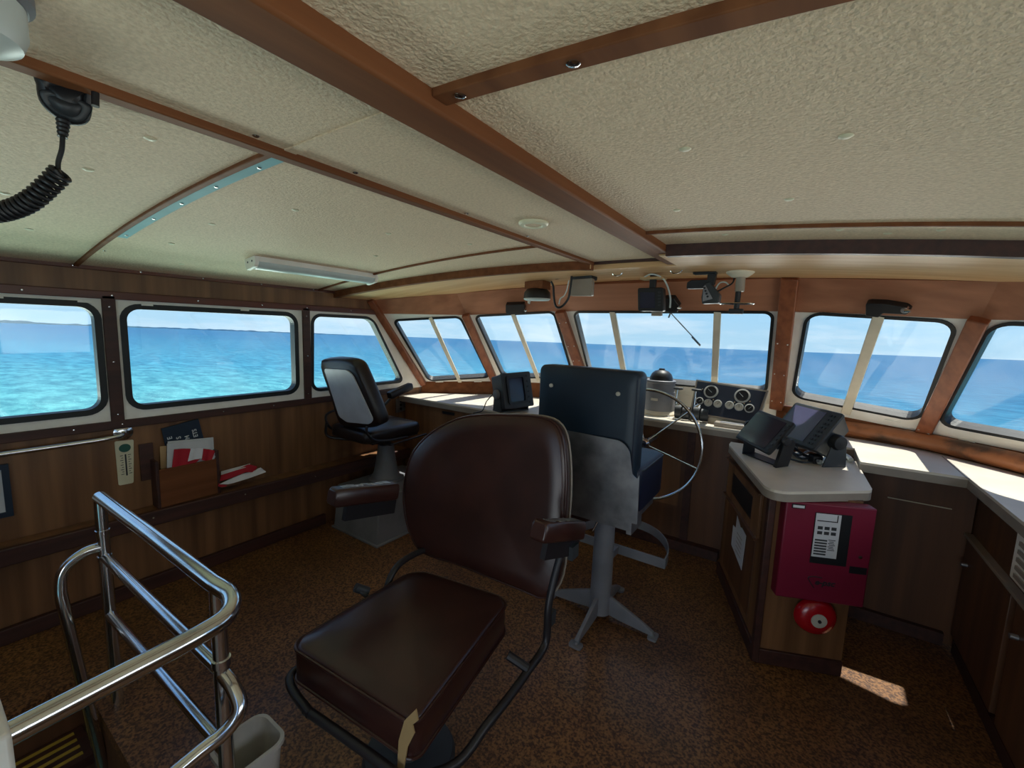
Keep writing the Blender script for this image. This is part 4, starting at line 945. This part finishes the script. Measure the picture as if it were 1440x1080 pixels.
# round vent / downlight
p = V((-.89, 1.42, zc(-.89)))
t = thing('ceiling_speaker', 'small round cream ring fitting on the deckhead between the beams', 'fitting', p)
bm = BM(); lathe(bm, p, (0, 0, -1), [(.056, -.002), (.056, .006), (.05, .012), (.036, .013), (.032, .006)], 36); obj('ring', bm, 'ivory', t)
bm = BM(); lathe(bm, p, (0, 0, -1), [(.033, .0), (.033, .008), (.012, .010), (.0005, .010)], 28); obj('grille', bm, 'ceil', t)
# dome light at the top left corner
p = PP(-82, -44, (0, 0, 1.898), (0, 0, 1))
t = thing('dome_light', 'round white deckhead lamp cut off by the top left corner', 'lamp', p)
bm = BM(); lathe(bm, p, (0, 0, -1), [(.074, -.006), (.074, .012), (.068, .018)], 40); obj('base_ring', bm, 'greypaint', t)
bm = BM(); lathe(bm, p, (0, 0, -1), [(.066, .016), (.066, .05), (.06, .066), (.04, .076), (.0005, .08)], 40); obj('globe', bm, 'lens', t)
# hand microphone with coiled cord
DM = .735
def dp(px, py, d=DM): 
    r = ray(px, py); return EYE + r * (d / F)
mo = [(53, 101), (50, 118), (54, 140), (66, 156), (82, 168), (98, 176), (116, 177), (127, 169), (131, 150), (134, 122), (134, 112)]
mc_ = dp(92, 130)
t = thing('hand_microphone', 'black radio hand microphone hanging under the deckhead at upper left', 'microphone', mc_)
nm_ = (EYE - mc_).normalized()
ml = [PP(x, y, mc_, nm_) for x, y in mo]
bm = BM(); cushion(bm, smoothpath(ml, 3, True), nm_, .03, .012, .008); mb = obj('body', bm, 'black', t, smooth=60)
low = [PP(x, y, mc_ + nm_ * .004, nm_) for x, y in ((54, 128), (66, 126), (100, 136), (128, 148), (126, 163), (115, 172), (99, 171), (83, 163), (68, 152), (58, 140))]
bm = BM(); cushion(bm, smoothpath(low, 3, True), nm_, .008, .006, .012); obj('grip', bm, 'blackg', mb, smooth=60)
kb = dp(134, 138, DM + .012); bm = BM(); cyl(bm, kb + UP * .014, kb - UP * .014, .0055, n=12); obj('talk_button', bm, 'black', mb)
s0, s1 = dp(89, 168, DM + .012), dp(88, 193, DM + .012)
bm = BM(); dd = (s1 - s0).normalized(); lathe(bm, s0, dd, [((.0105 - .0004 * i) * (1 if i % 2 else .82), (s1 - s0).length * i / 9) for i in range(10)], 14); obj('strain_relief', bm, 'black', t)
cd_ = [s1, dp(87, 210, DM + .012), dp(82, 228, DM + .012), dp(82, 240, DM + .012)]
axp = smoothpath([dp(86, 243, DM + .012), dp(66, 263, DM + .012), dp(42, 283, DM + .012), dp(15, 295, DM + .012), dp(-15, 300, DM + .012), dp(-60, 296, DM + .012)], 40)
turns = 21; n_ = len(axp); hel = []
for i in range(turns * 12):
    k = i / (turns * 12 - 1) * (n_ - 1); a = int(min(k, n_ - 2)); p = axp[a].lerp(axp[a + 1], k - a); d = (axp[a + 1] - axp[a]).normalized()
    u = (nm_ - d * nm_.dot(d)).normalized(); v = d.cross(u); th = 2 * math.pi * i / 12
    hel.append(p + (u * math.cos(th) + v * math.sin(th)) * .0135)
bm = BM(); tube(bm, smoothpath(cd_, 5) + hel, .0036, 8); obj('coiled_cord', bm, 'black', t)

# ================================================================== SOFFIT ELECTRONICS
def cable(bm, pts, r=.0035, k=6): return tube(bm, smoothpath(pts, k), r, 8)
Yd = 2.62
# flat round loudspeaker on a block
p0 = PY(756, 398, Yd); zS = zs(p0.x)
t = thing('overhead_radio', 'flat black half round unit under a brown block on the port soffit', 'radio', p0)
bm = BM(); boxmm(bm, (p0.x - .075, Yd - .05, zS - .055), (p0.x + .07, Yd + .06, zS)); obj('mounting_block', bm, 'mahogx', t, bevel=.002)
bm = BM(); hw = .097; loft(bm, [[V((p0.x + hw * math.cos(a) * s, Yd + .085 * math.sin(a) * s, z)) for a in [math.pi * 2 * i / 28 for i in range(28)]] for s, z in ((.72, zS - .052), (.95, zS - .075), (1, zS - .10), (1, zS - .118))]); obj('case', bm, 'black', t, smooth=50)
bm = BM(); loft(bm, [[V((p0.x + hw * math.cos(a) * s, Yd + .085 * math.sin(a) * s, z)) for a in [math.pi * 2 * i / 28 for i in range(28)]] for s, z in ((.98, zS - .118), (1, zS - .122), (.9, zS - .130))]); obj('rim', bm, 'lens', t, smooth=50)
bm = BM(); cyl(bm, (p0.x - .05, Yd - .02, zS - .155), (p0.x - .05, Yd - .02, zS - .13), .012); obj('knob', bm, 'chrome', t)
# second radio, pale back plate
p1 = PY(815, 402, Yd - .05)
t = thing('overhead_radio', 'pale grey backed radio hanging from a black clamp beside the half round unit', 'radio', p1)
qd = [PY(x, y, Yd - .06) for x, y in ((803, 393), (833, 391), (832, 416), (801, 416))]
bm = BM(); prism(bm, rloop(qd, .008, 3), (0, .035, 0)); obj('case', bm, 'edge', t, bevel=.003)
bm = BM(); boxmm(bm, (p1.x - .055, Yd - .05, p1.z + .04), (p1.x + .08, Yd + .04, p1.z + .075)); obj('bracket', bm, 'blackg', t, bevel=.003)
bm = BM(); cyl(bm, (p1.x + .01, Yd - .02, p1.z + .06), (p1.x + .01, Yd - .02, zs(p1.x)), .028); obj('clamp', bm, 'black', t)
c_ = [PY(x, y, Yd - .08) for x, y in ((804, 388), (802, 405), (799, 420), (790, 431), (782, 431), (779, 418), (778, 403), (775, 396))]
bm = BM(); cable(bm, c_, .0075); obj('cable', bm, 'black', t)
c_ = [PY(x, y, Yd - .10) for x, y in ((800, 394), (797, 408), (793, 416), (788, 420), (786, 428))]
bm = BM(); cable(bm, c_, .004); obj('white_cable', bm, 'lens', t)
c_ = [PY(x, y, Yd - .02) for x, y in ((771, 389), (784, 392), (798, 384), (808, 378))]
bm = BM(); cable(bm, c_, .003); obj('red_cable', bm, 'log', t)
# small display
p2 = PY(915, 420, Yd)
t = thing('overhead_display', 'small dark square display hanging from the soffit above the compass', 'display', p2)
q = [PY(x, y, Yd) for x, y in ((896.5, 405), (933, 404), (933, 438), (897, 437))]
bm = BM(); prism(bm, rloop(q, .012, 4), (0, .05, 0)); cs = obj('case', bm, 'black', t, bevel=.004)
q = [PY(x, y, Yd - .002) for x, y in ((900, 411), (921, 411), (921, 433), (900, 433))]
bm = BM(); prism(bm, q, (0, .004, 0)); obj('screen', bm, 'screen', cs, smooth=0)
for i in range(5):
    b_ = PY(927, 411 + i * 4.5, Yd - .001); bm = BM(); box(bm, b_, (.016, .004, .010)); obj('key', bm, 'blackg', cs)
bm = BM(); boxmm(bm, (p2.x - .018, Yd + .01, q[0].z + .02), (p2.x + .018, Yd + .04, zs(p2.x))); obj('stem', bm, 'black', t, bevel=.003)
bm = BM(); boxmm(bm, (p2.x - .07, Yd - .01, zs(p2.x) - .035), (p2.x + .07, Yd + .06, zs(p2.x) - .02)); obj('yoke', bm, 'tan', t, bevel=.004)
c_ = [V((p2.x - .06, Yd, zs(p2.x) - .03)), V((p2.x, Yd - .01, zs(p2.x) - .006)), V((p2.x + .07, Yd, zs(p2.x) - .04)), V((p2.x + .10, Yd + .04, p2.z + .02)), V((p2.x + .10, Yd + .06, p2.z - .05))]
bm = BM(); cable(bm, c_, .005); obj('cable', bm, 'lens', t)
bm = BM(); box(bm, V((p2.x + .035, Yd + .03, q[2].z - .035)), (.06, .03, .022)); obj('plug', bm, 'edge', t, bevel=.003)
# fish-finder style unit on a swivel with an arm
p3 = PY(995, 385, Yd + .02); z3 = zs(p3.x)
t = thing('overhead_radio', 'black radio on an angled black swivel bracket right of the small display', 'radio', V((p3.x, Yd, z3)))
bm = BM(); loft(bm, [[V((p3.x - .07 + .0, Yd - .02, z)), V((p3.x + .05, Yd - .02, z)), V((p3.x + .05, Yd + .04, z)), V((p3.x - .07, Yd + .04, z))] for z in (z3, z3 - .012)]); obj('foot', bm, 'black', t, bevel=.004)
s_ = lambda x, y, dy=0: PY(x, y, Yd + dy)
bm = BM(); prism(bm, [s_(996, 380), s_(1008, 381), s_(1004, 400), s_(993, 400)], (0, .04, 0)); obj('stem', bm, 'black', t, bevel=.003)
bm = BM(); prism(bm, rloop([s_(966, 397), s_(972, 393.5), s_(998, 393), s_(996, 405), s_(965, 406)], .006, 3), (0, .05, 0)); obj('wing', bm, 'black', t, bevel=.003)
bm = BM(); prism(bm, rloop([s_(990, 399, -.02), s_(998, 396, -.02), s_(1012, 414, -.02), s_(1010, 426, -.02), s_(987, 427, -.02), s_(986, 418, -.02)], .005, 3), (0, .07, 0)); bd_ = obj('case', bm, 'blackg', t, bevel=.004)
bm = BM(); prism(bm, [s_(989, 403, -.023), s_(992, 401, -.023), s_(1002, 420, -.023), s_(988, 424, -.023)], (0, .004, 0)); obj('control_face', bm, 'steel', bd_, smooth=0)
for i in range(4):
    b_ = s_(990.5 + i * 1.5, 405 + i * 4, -.026); bm = BM(); cyl(bm, b_, b_ + V((0, .006, 0)), .006, n=10); obj('knob', bm, 'black', bd_)
c_ = [s_(1005, 408, .02), s_(1012, 398, .02), s_(1020, 397, .02), s_(1026, 402, .03)]
bm = BM(); cable(bm, c_, .004); obj('cable', bm, 'lens', t)
c_ = [s_(1007, 411, .02), s_(1018, 405, .02), s_(1030, 398, .03), s_(1033, 388, .03)]
bm = BM(); cable(bm, c_, .0045); obj('black_cable', bm, 'black', t)
# pole fitting
p4 = PY(1041, 384, Yd); z4 = zs(p4.x)
t = thing('ceiling_mount', 'round cream ceiling base with a dark post and thin crossed disc', 'mount', V((p4.x, Yd, z4)))
bm = BM(); lathe(bm, (p4.x, Yd, z4), (0, 0, -1), [(.068, 0), (.068, .008), (.056, .018), (.04, .03), (.03, .032)], 32); obj('base', bm, 'cream', t)
bm = BM(); cyl(bm, (p4.x + .005, Yd, z4 - .03), (p4.x + .005, Yd, z4 - .105), .023, n=18); obj('collar', bm, 'edge', t)
zq = PY(1038, 427, Yd).z
bm = BM(); cyl(bm, (p4.x, Yd, z4 - .10), (p4.x - .002, Yd, zq - .03), .014, n=14); obj('post', bm, 'black', t)
bm = BM(); cx_ = V((p4.x - .002, Yd, zq)); tube(bm, [cx_ + V((.082 * math.cos(a), .05 * math.sin(a), 0)) for a in [2 * math.pi * i / 32 for i in range(32)]], .0035, 8, True); tube(bm, [cx_ - V((.08, 0, 0)), cx_ + V((.08, 0, 0))], .003, 8); obj('hand_ring', bm, 'chrome', t)
bm = BM(); boxmm(bm, (cx_.x - .034, Yd - .02, zq - .055), (cx_.x + .034, Yd + .02, zq - .028)); obj('end_block', bm, 'black', t, bevel=.003)
# soffit pad-eyes
for x, y, lab in ((951, 381, 'small steel pad eye on the soffit right of the display'), (868, 385, 'small pale latch on the soffit left of the display')):
    p = PP(x, y, (0, 0, zs(-.5)), (0, 0, 1)); p.z = zs(p.x); bm = BM(); tube(bm, [p + V((.03 * math.cos(a), 0, -.018 * math.sin(a) + .002)) for a in [math.pi * i / 10 for i in range(11)]], .004, 8)
    tag(obj('pad_eye', bm, 'chrome'), lab, 'fitting')

# ---- windscreen wipers: motor box inside, arm outside
def wiper(i, q, label, arm=None, piv=None):
    n = NB[i]; c = CB[i] - n * .045; P_ = lambda x, y, o=0: PP(x, y, c + n * o, n)
    pts = [P_(*p) for p in q]
    t = thing('windscreen_wiper', label, 'wiper', sum(pts, V()) / len(pts))
    bm = BM(); prism(bm, rloop(pts, .006, 3), n * .044); obj('motor_cover', bm, 'black', t, bevel=.004)
    if piv:
        p = P_(*piv); bm = BM(); cyl(bm, p, p + n * .1, .016, .012, 14); tube(bm, [p, p - n * .02 + V((.025, 0, .012))], .006, 8); obj('spindle', bm, 'chrome', t)
    if arm:
        a, b = [PP(x, y, CB[i] + n * .05, n) for x, y in arm]
        bm = BM(); tube(bm, [a - n * .05, a], .006, 8); tube(bm, [a, a.lerp(b, .6), b], .0042, 8); obj('arm', bm, 'steel', t)
        bm = BM(); d = (b - a).normalized(); box(bm, b - d * .03 - n * .006, (.09, .008, .012), d, d.cross(n), n); obj('blade', bm, 'black', t)
    return t
wiper(1, [(711, 429), (737, 428), (739, 441), (716, 443), (711, 440)], 'dark wiper motor box on the header above the second pane', None, (737, 437))
wiper(2, [(934, 420), (948, 420), (956, 432), (952, 440), (936, 439)], 'wiper with thin arm across the wide middle pane beside the small display', ((943, 440), (983, 483)), (953, 433))
wiper(3, [(1217, 428), (1222, 427), (1245, 428), (1274, 433), (1281, 438), (1274, 443), (1242, 441), (1235, 447), (1217, 445)], 'long dark wiper motor box above the pane over the plotters', None, (1272, 437))

# ================================================================== THINGS ON THE COUNTER
zc_ = ZT_ + .0005
# compass
cp = V((-.90, 3.36, zc_))
t = thing('compass', 'grey domed binnacle compass on the counter behind the navy chair', 'compass', cp)
bm = BM(); lathe(bm, cp, (0, 0, 1), [(.135, 0), (.135, .012), (.125, .022), (.118, .03)], 40); obj('base', bm, 'cream', t)
bm = BM(); lathe(bm, cp, (0, 0, 1), [(.116, .03), (.115, .075), (.109, .088), (.109, .17), (.104, .174), (.104, .235), (.108, .24), (.108, .256), (.1, .26), (.086, .256)], 40); obj('housing', bm, 'greypaint', t)
bm = BM(); lathe(bm, cp, (0, 0, 1), [(.086, .254), (.083, .28), (.071, .307), (.05, .326), (.024, .335), (.020, .346), (.0005, .347)], 36); obj('dome', bm, 'black', t)
bm = BM(); box(bm, cp + V((-.01, -.110, .118)), (.05, .006, .018)); obj('name_plate', bm, 'dial', t)
# engine gauge panel
gn = V((math.cos(math.radians(24)) * math.sin(math.radians(188)), math.cos(math.radians(24)) * math.cos(math.radians(188)), math.sin(math.radians(24)))); gp = V((-.43, 3.26, 1.05))
G4 = [PP(x, y, gp, gn) for x, y in ((981, 536), (1077, 551), (1061, 594), (972, 579))]
dz = max(0, zc_ + .004 - min(p.z for p in G4))
gc = sum(G4, V()) / 4
t = thing('gauge_panel', 'sloping dark panel of eight engine gauges on the helm counter', 'instrument panel', V((gc.x, gc.y, zc_)))
fe = inset(G4, gn, -.012)
bm = BM(); prism(bm, [p - gn * .003 for p in fe], -gn * .014); obj('frame', bm, 'edge', t)
bm = BM(); lo_ = [p - gn * .016 for p in fe]; bk_ = [V((p.x, p.y + .10, max(zc_, p.z - .06))) for p in fe]; loft(bm, [[lo_[0], lo_[1], V((lo_[2].x, lo_[2].y, zc_ + .0)), V((lo_[3].x, lo_[3].y, zc_))], [V((lo_[0].x, lo_[0].y + .02, lo_[0].z - .02)), V((lo_[1].x, lo_[1].y + .02, lo_[1].z - .02)), V((lo_[2].x, lo_[2].y + .11, zc_)), V((lo_[3].x, lo_[3].y + .11, zc_))]]); obj('case', bm, 'cream', t)
bm = BM(); prism(bm, G4, -gn * .004); gb = obj('face', bm, 'gaugebody', t)
def gauge(px, py, rpx, dark, big):
    p = PP(px, py, gp, gn); r = rpx / F * (p - EYE).dot(FW)
    bm = BM(); lathe(bm, p, gn, [(r, 0), (r, .008), (r * .8, .010), (r * .78, .004)], 28); g = obj('gauge', bm, 'bezel', t)
    bm = BM(); lathe(bm, p, gn, [(r * .77, .0045), (r * .77, .0062), (.0005, .0063)], 24); d_ = obj('dial', bm, 'ink' if dark else 'dial', g)
    u, v, _ = frame_of(gn); a = random.uniform(.6, 2.5); dr_ = u * math.cos(a) + v * math.sin(a)
    bm = BM(); box(bm, p + gn * .0068 + dr_ * r * .2, (r * .8, r * .07, .001), dr_, gn.cross(dr_), gn); obj('needle', bm, 'letters' if dark else 'ink', g)
for x, y, r, dk in ((1000, 551, 9.6, 1), (1044, 557, 10.3, 1), (984, 564, 5.3, 1), (996, 566.5, 5.4, 0), (1009.5, 568, 5.6, 0), (1026, 570, 5.8, 0), (1039.5, 572.5, 5.9, 0), (1054, 574.5, 6.4, 1)): gauge(x, y, r, dk, 0)
for x, y in ((1003.5, 562.5), (1033.5, 566), (1047, 568), (988, 547.5), (1055, 565)):
    p = PP(x, y, gp, gn); bm = BM(); lathe(bm, p, gn, [(.005, 0), (.005, .008), (.0005, .009)], 10); obj('indicator', bm, 'chrome', t)
# throttle levers
for i, (q, lab) in enumerate((((958, 590), 'chrome engine control lever nearer the compass on the helm counter'), ((984, 593), 'chrome engine control lever in front of the gauge panel'))):
    p = PZ(*q, zc_); p.y += .02
    t = thing('control_lever', lab, 'lever', p)
    bm = BM(); boxmm(bm, (p.x - .055, p.y - .04, zc_), (p.x + .055, p.y + .05, zc_ + .012)); obj('base_plate', bm, 'chrome', t, bevel=.004)
    bm = BM(); cyl(bm, p + V((-.046, 0, .056)), p + V((-.004, 0, .056)), .050, n=22); obj('control_head', bm, 'blackg', t)
    bm = BM(); cyl(bm, p + V((.004, 0, .050)), p + V((.05, 0, .050)), .043, n=22); obj('clutch_head', bm, 'blackg', t)
    bm = BM(); cyl(bm, p + V((-.03, 0, .09)), p + V((-.012, 0, .118)), .026, .014, 14); obj('cap', bm, 'chrome', t)
    ptop = p + V((-.05, .03, .215)); bm = BM(); tube(bm, [p + V((-.05, 0, .05)), ptop], .0055, 8); lv = obj('lever_arm', bm, 'chrome', t)
    bm = BM(); tube(bm, smoothpath([ptop + V((-.032, 0, .002)), ptop, ptop + V((.034, 0, .002))], 4), [.006, .008, .009, .010, .011, .010, .009, .008, .006], 10); obj('grip', bm, 'blackg', lv)
# small plates
p = PZ(930, 583, zc_); t = thing('switch_plate', 'flat steel plate with toggles beside the compass on the counter', 'switches', p)
bm = BM(); boxmm(bm, (p.x - .07, p.y - .055, zc_), (p.x + .075, p.y + .055, zc_ + .006)); obj('plate', bm, 'steel', t, bevel=.002)
for x, y in ((-.02, -.02), (-.03, .01), (.0, .02)):
    bm = BM(); b_ = p + V((x, y, .006)); cyl(bm, b_, b_ + V((.004, -.01, .022)), .006, .004, 8); obj('toggle', bm, 'blackg', t)
p = PZ(1024, 601, zc_); t = thing('tray', 'flat grey oblong case lying by the counter edge under the black plotter', 'case', p)
bm = BM(); boxmm(bm, (p.x - .085, p.y - .03, zc_), (p.x + .10, p.y + .04, zc_ + .03)); obj('body', bm, 'edge', t, bevel=.006)
bm = BM(); boxmm(bm, (p.x - .05, p.y - .02, zc_ + .03), (p.x + .09, p.y + .028, zc_ + .033)); obj('lid_panel', bm, 'greypaint', t)
p = V((-1.085, 3.22, zc_)); t = thing('toggle_lever', 'little black knobbed lever on the counter between chair and compass', 'lever', p)
bm = BM(); cyl(bm, p, p + V((0, 0, .012)), .018); obj('base', bm, 'blackg', t); bm = BM(); cyl(bm, p + V((0, 0, .012)), p + V((0, -.005, .08)), .005, n=8); dome(bm, p + V((0, -.005, .085)), .016); obj('knob', bm, 'black', t)
# ---- displays
def display(name, label, quad, P0, az, el, depth, m_case, m_screen, keys, cat, taper=.75, knob=True):
    a, e_ = math.radians(az), math.radians(el); n = V((math.cos(e_) * math.sin(a), math.cos(e_) * math.cos(a), math.sin(e_)))
    pts = [PP(x, y, P0, n) for x, y in quad]; c = sum(pts, V()) / 4
    u = ((pts[1] - pts[0]) + (pts[2] - pts[3])).normalized(); v = n.cross(u).normalized()
    w = ((pts[1] - pts[0]).length + (pts[2] - pts[3]).length) / 4; h = ((pts[0] - pts[3]).length + (pts[1] - pts[2]).length) / 4
    return n, u, v, w, h, c
def scr(t, n, u, v, w, h, c, m_case, m_screen, fr=(-.92, .55, -.82, .86), dp_=.06, keys=8, tap=.8):
    R4 = lambda sx, sy, o, r=.012: rloop([c + u * a * w * sx + v * b * h * sy + n * o for a, b in ((-1, 1), (1, 1), (1, -1), (-1, -1))], r, 4)
    bm = BM(); loft(bm, [R4(tap, tap, -dp_), R4(.97, .97, -.022), R4(1, 1, -.016), R4(1, 1, -.004), R4(.97, .96, 0)]); cs = obj('case', bm, m_case, t, smooth=30)
    x0, x1, y0, y1 = fr
    q4 = [c + u * w * a + v * h * b + n * .0006 for a, b in ((x0, y1), (x1, y1), (x1, y0), (x0, y0))]
    bm = BM(); prism(bm, q4, n * .0012); obj('screen', bm, m_screen, cs, smooth=0)
    for i in range(keys):
        p = c + u * w * ((x1 + 1) / 2) + v * h * (.75 - 1.5 * i / max(1, keys - 1)) + n * .001
        for k in (-.06, .06) if keys > 6 else (0,):
            bm = BM(); box(bm, p + u * w * k, (w * .09, h * .09, .005), u, v, n); obj('key', bm, 'black' if m_case != 'black' else 'blackg', cs)
    return cs
ZK = ZC + .0005
# black plotter, front left of the cabinet top
n, u, v, w, h, c = display('', '', ((1067, 576), (1116, 594), (1080, 639), (1033, 614)), V((-.13, 2.5, .985)), 230, 36, .05, '', '', 0, '')
t = thing('chart_plotter', 'black slim chart plotter tilted on a bracket at the front of the corner cabinet', 'chart plotter', V((c.x + .05, c.y + .04, ZK)))
scr(t, n, u, v, w, h, c, 'black', 'screen', (-.93, .72, -.84, .84), .035, 6, .86)
f0 = PZ(1094, 655, ZK); f1 = PZ(1050, 637, ZK)
for s, f in ((1, f0), (-1, f1)):
    sd_ = c + u * w * s * 1.05 - n * .015; g = V((f.x, f.y, ZK))
    bm = BM(); prism(bm, [sd_ + v * .03 - n * .02, sd_ + v * .0 + n * .012, V((g.x - .02, g.y - .035, ZK)), V((g.x + .03, g.y + .045, ZK)), sd_ + v * .02 - n * .045], u * (.01 if s < 0 else .022)); obj('bracket_arm', bm, 'black', t, bevel=.002)
    bm = BM(); lathe(bm, sd_ + u * .012, u * s, [(.022, 0), (.022, .012), (.016, .018), (.0005, .019)], 16); obj('knob', bm, 'black', t)
bm = BM(); prism(bm, [V((f1.x - .02, f1.y - .03, ZK)), V((f0.x + .0, f0.y - .03, ZK)), V((f0.x + .03, f0.y + .05, ZK)), V((f1.x + .02, f1.y + .05, ZK))], (0, 0, .006)); obj('bracket_foot', bm, 'black', t, bevel=.002)
# big grey plotter behind
n, u, v, w, h, c = display('', '', ((1117, 563), (1182, 583), (1147, 632), (1083, 612)), V((.045, 2.71, 1.0)), 230, 36, .1, '', '', 0, '')
t = thing('chart_plotter', 'large dark grey radar plotter with violet grey screen behind the black one', 'chart plotter', V((c.x + .06, c.y + .06, ZK)))
scr(t, n, u, v, w, h, c, 'blackg', 'screen2', (-.88, .46, -.80, .84), .12, 8, .78)
sd_ = c + u * w * 1.0 - n * .07; kp = PP(1177, 614, c + u * w * 1.02, u)
for s in (1, -1):
    k_ = c + u * (w * .98) * s - n * .075 - v * .01
    bm = BM(); lathe(bm, k_, u * s, [(.04, -.01), (.04, .012), (.034, .03), (.0005, .032)], 20); obj('knob', bm, 'black', t)
    b0 = V((k_.x, k_.y, ZK)); bm = BM(); prism(bm, [k_ + v * .045 - n * .01, k_ + v * .03 + n * .03, V((b0.x - .05, b0.y - .05, ZK)), V((b0.x + .05, b0.y + .04, ZK)), k_ + v * .02 - n * .05], u * s * .008); obj('bracket_arm', bm, 'blackg', t, bevel=.002)
# small radar display on the port counter
n, u, v, w, h, c = display('', '', ((703.5, 525), (741.5, 523), (755, 569), (711, 576)), V((-1.69, 2.66, 1.03)), 112, 13, .1, '', '', 0, '')
t = thing('radar_display', 'boxy dark grey radar display on a bracket left of the navy chair', 'radar display', V((c.x - .06, c.y + .04, zc_)))
cs = scr(t, n, u, v, w, h, c, 'blackg', 'screen', (-.62, .42, -.66, .72), .15, 6, .93)
bm = BM(); R4 = [c + u * w * a + v * h * b + n * .001 for a, b in ((-.74, .84), (.54, .84), (.54, -.78), (-.74, -.78))]; ring(bm, rloop(R4, .02, 4), rloop(inset(R4, n, .018), .012, 4), n, 0, .012); obj('hood', bm, 'black', cs)
for s in (1, -1):
    k_ = c + u * w * s * .9 - n * .085 - v * .015
    bm = BM(); lathe(bm, k_, u * s, [(.036, -.01), (.036, .022), (.030, .032), (.0005, .033)], 20); obj('knob', bm, 'greypaint', t)
    b0 = V((k_.x, k_.y, zc_)); bm = BM(); prism(bm, [k_ + v * .05 - n * .03, k_ + v * .02 + n * .05, V((b0.x, b0.y, zc_)) + V((n.x, n.y, 0)) * .05, V((b0.x, b0.y, zc_)) - V((n.x, n.y, 0)) * .06], u * s * .01); obj('bracket_arm', bm, 'blackg', t, bevel=.002)
bm = BM(); b0 = V((c.x, c.y, zc_)) - V((n.x, n.y, 0)) * .085; box(bm, b0 + V((0, 0, .004)), (w * 2, .1, .008), (u.x, u.y, 0), (n.x, n.y, 0)); obj('bracket_foot', bm, 'blackg', t)
bm = BM(); q0 = c - u * w - n * .12; cable(bm, [q0, q0 + V((-.03, -.05, -.06)), V((q0.x - .03, q0.y - .10, zc_ + .01)), V((q0.x - .03, q0.y - .2, zc_ + .006))], .004); obj('power_cord', bm, 'black', t)
# clutter of leads behind the plotters
t = thing('cable_bundle', 'tangle of black leads and plugs on the corner cabinet top between the plotters', 'cables', PZ(1125, 645, ZK))
for pts, r, m_ in (([(1108, 622), (1125, 636), (1140, 644), (1150, 648)], .008, 'black'), ([(1112, 634), (1128, 645), (1150, 640), (1168, 632)], .006, 'black'), ([(1105, 630), (1122, 640), (1138, 634), (1160, 634)], .006, 'blackg'), ([(1110, 645), (1128, 650), (1142, 650)], .005, 'black')):
    bm = BM(); cable(bm, [PZ(*q, ZK + .012 + .012 * (j % 2)) for j, q in enumerate(pts)], r); obj('lead', bm, m_, t)
p = PZ(1146, 652, ZK); bm = BM(); box(bm, p + V((0, .02, .022)), (.05, .06, .044), (.9, .4, 0), (-.4, .9, 0)); obj('plug', bm, 'black', t, bevel=.008)
t = thing('white_cable', 'thick pale cable lying beside the large grey plotter', 'cable', PZ(1175, 640, ZK))
bm = BM(); cable(bm, [PZ(*q, ZK + .014) for q in ((1152, 650), (1164, 644), (1178, 640), (1190, 641), (1197, 647))], .012); obj('lead', bm, 'lens', t)

# ------------------------------------------------------------------ phrases shared by things of a kind
GROUPS = {'helm_chair': 'wheelhouse seats', 'overhead_radio': 'radios hung from the soffit', 'windscreen_wiper': 'windscreen wipers', 'control_lever': 'engine control levers on the helm counter',
          'chart_plotter': 'plotters on the corner cabinet', 'console_cabinet': 'built in cabinets under the counter', 'flag': 'red and white flags by the port wall', 'pad_eye': 'small fittings on the soffit',
          'paper_stack': 'papers in the wooden holder', 'island': 'low shores on the horizon'}
for o in S.objects:
    k = o.name.split('.')[0]
    if o.parent is None and k in GROUPS: o['group'] = GROUPS[k]
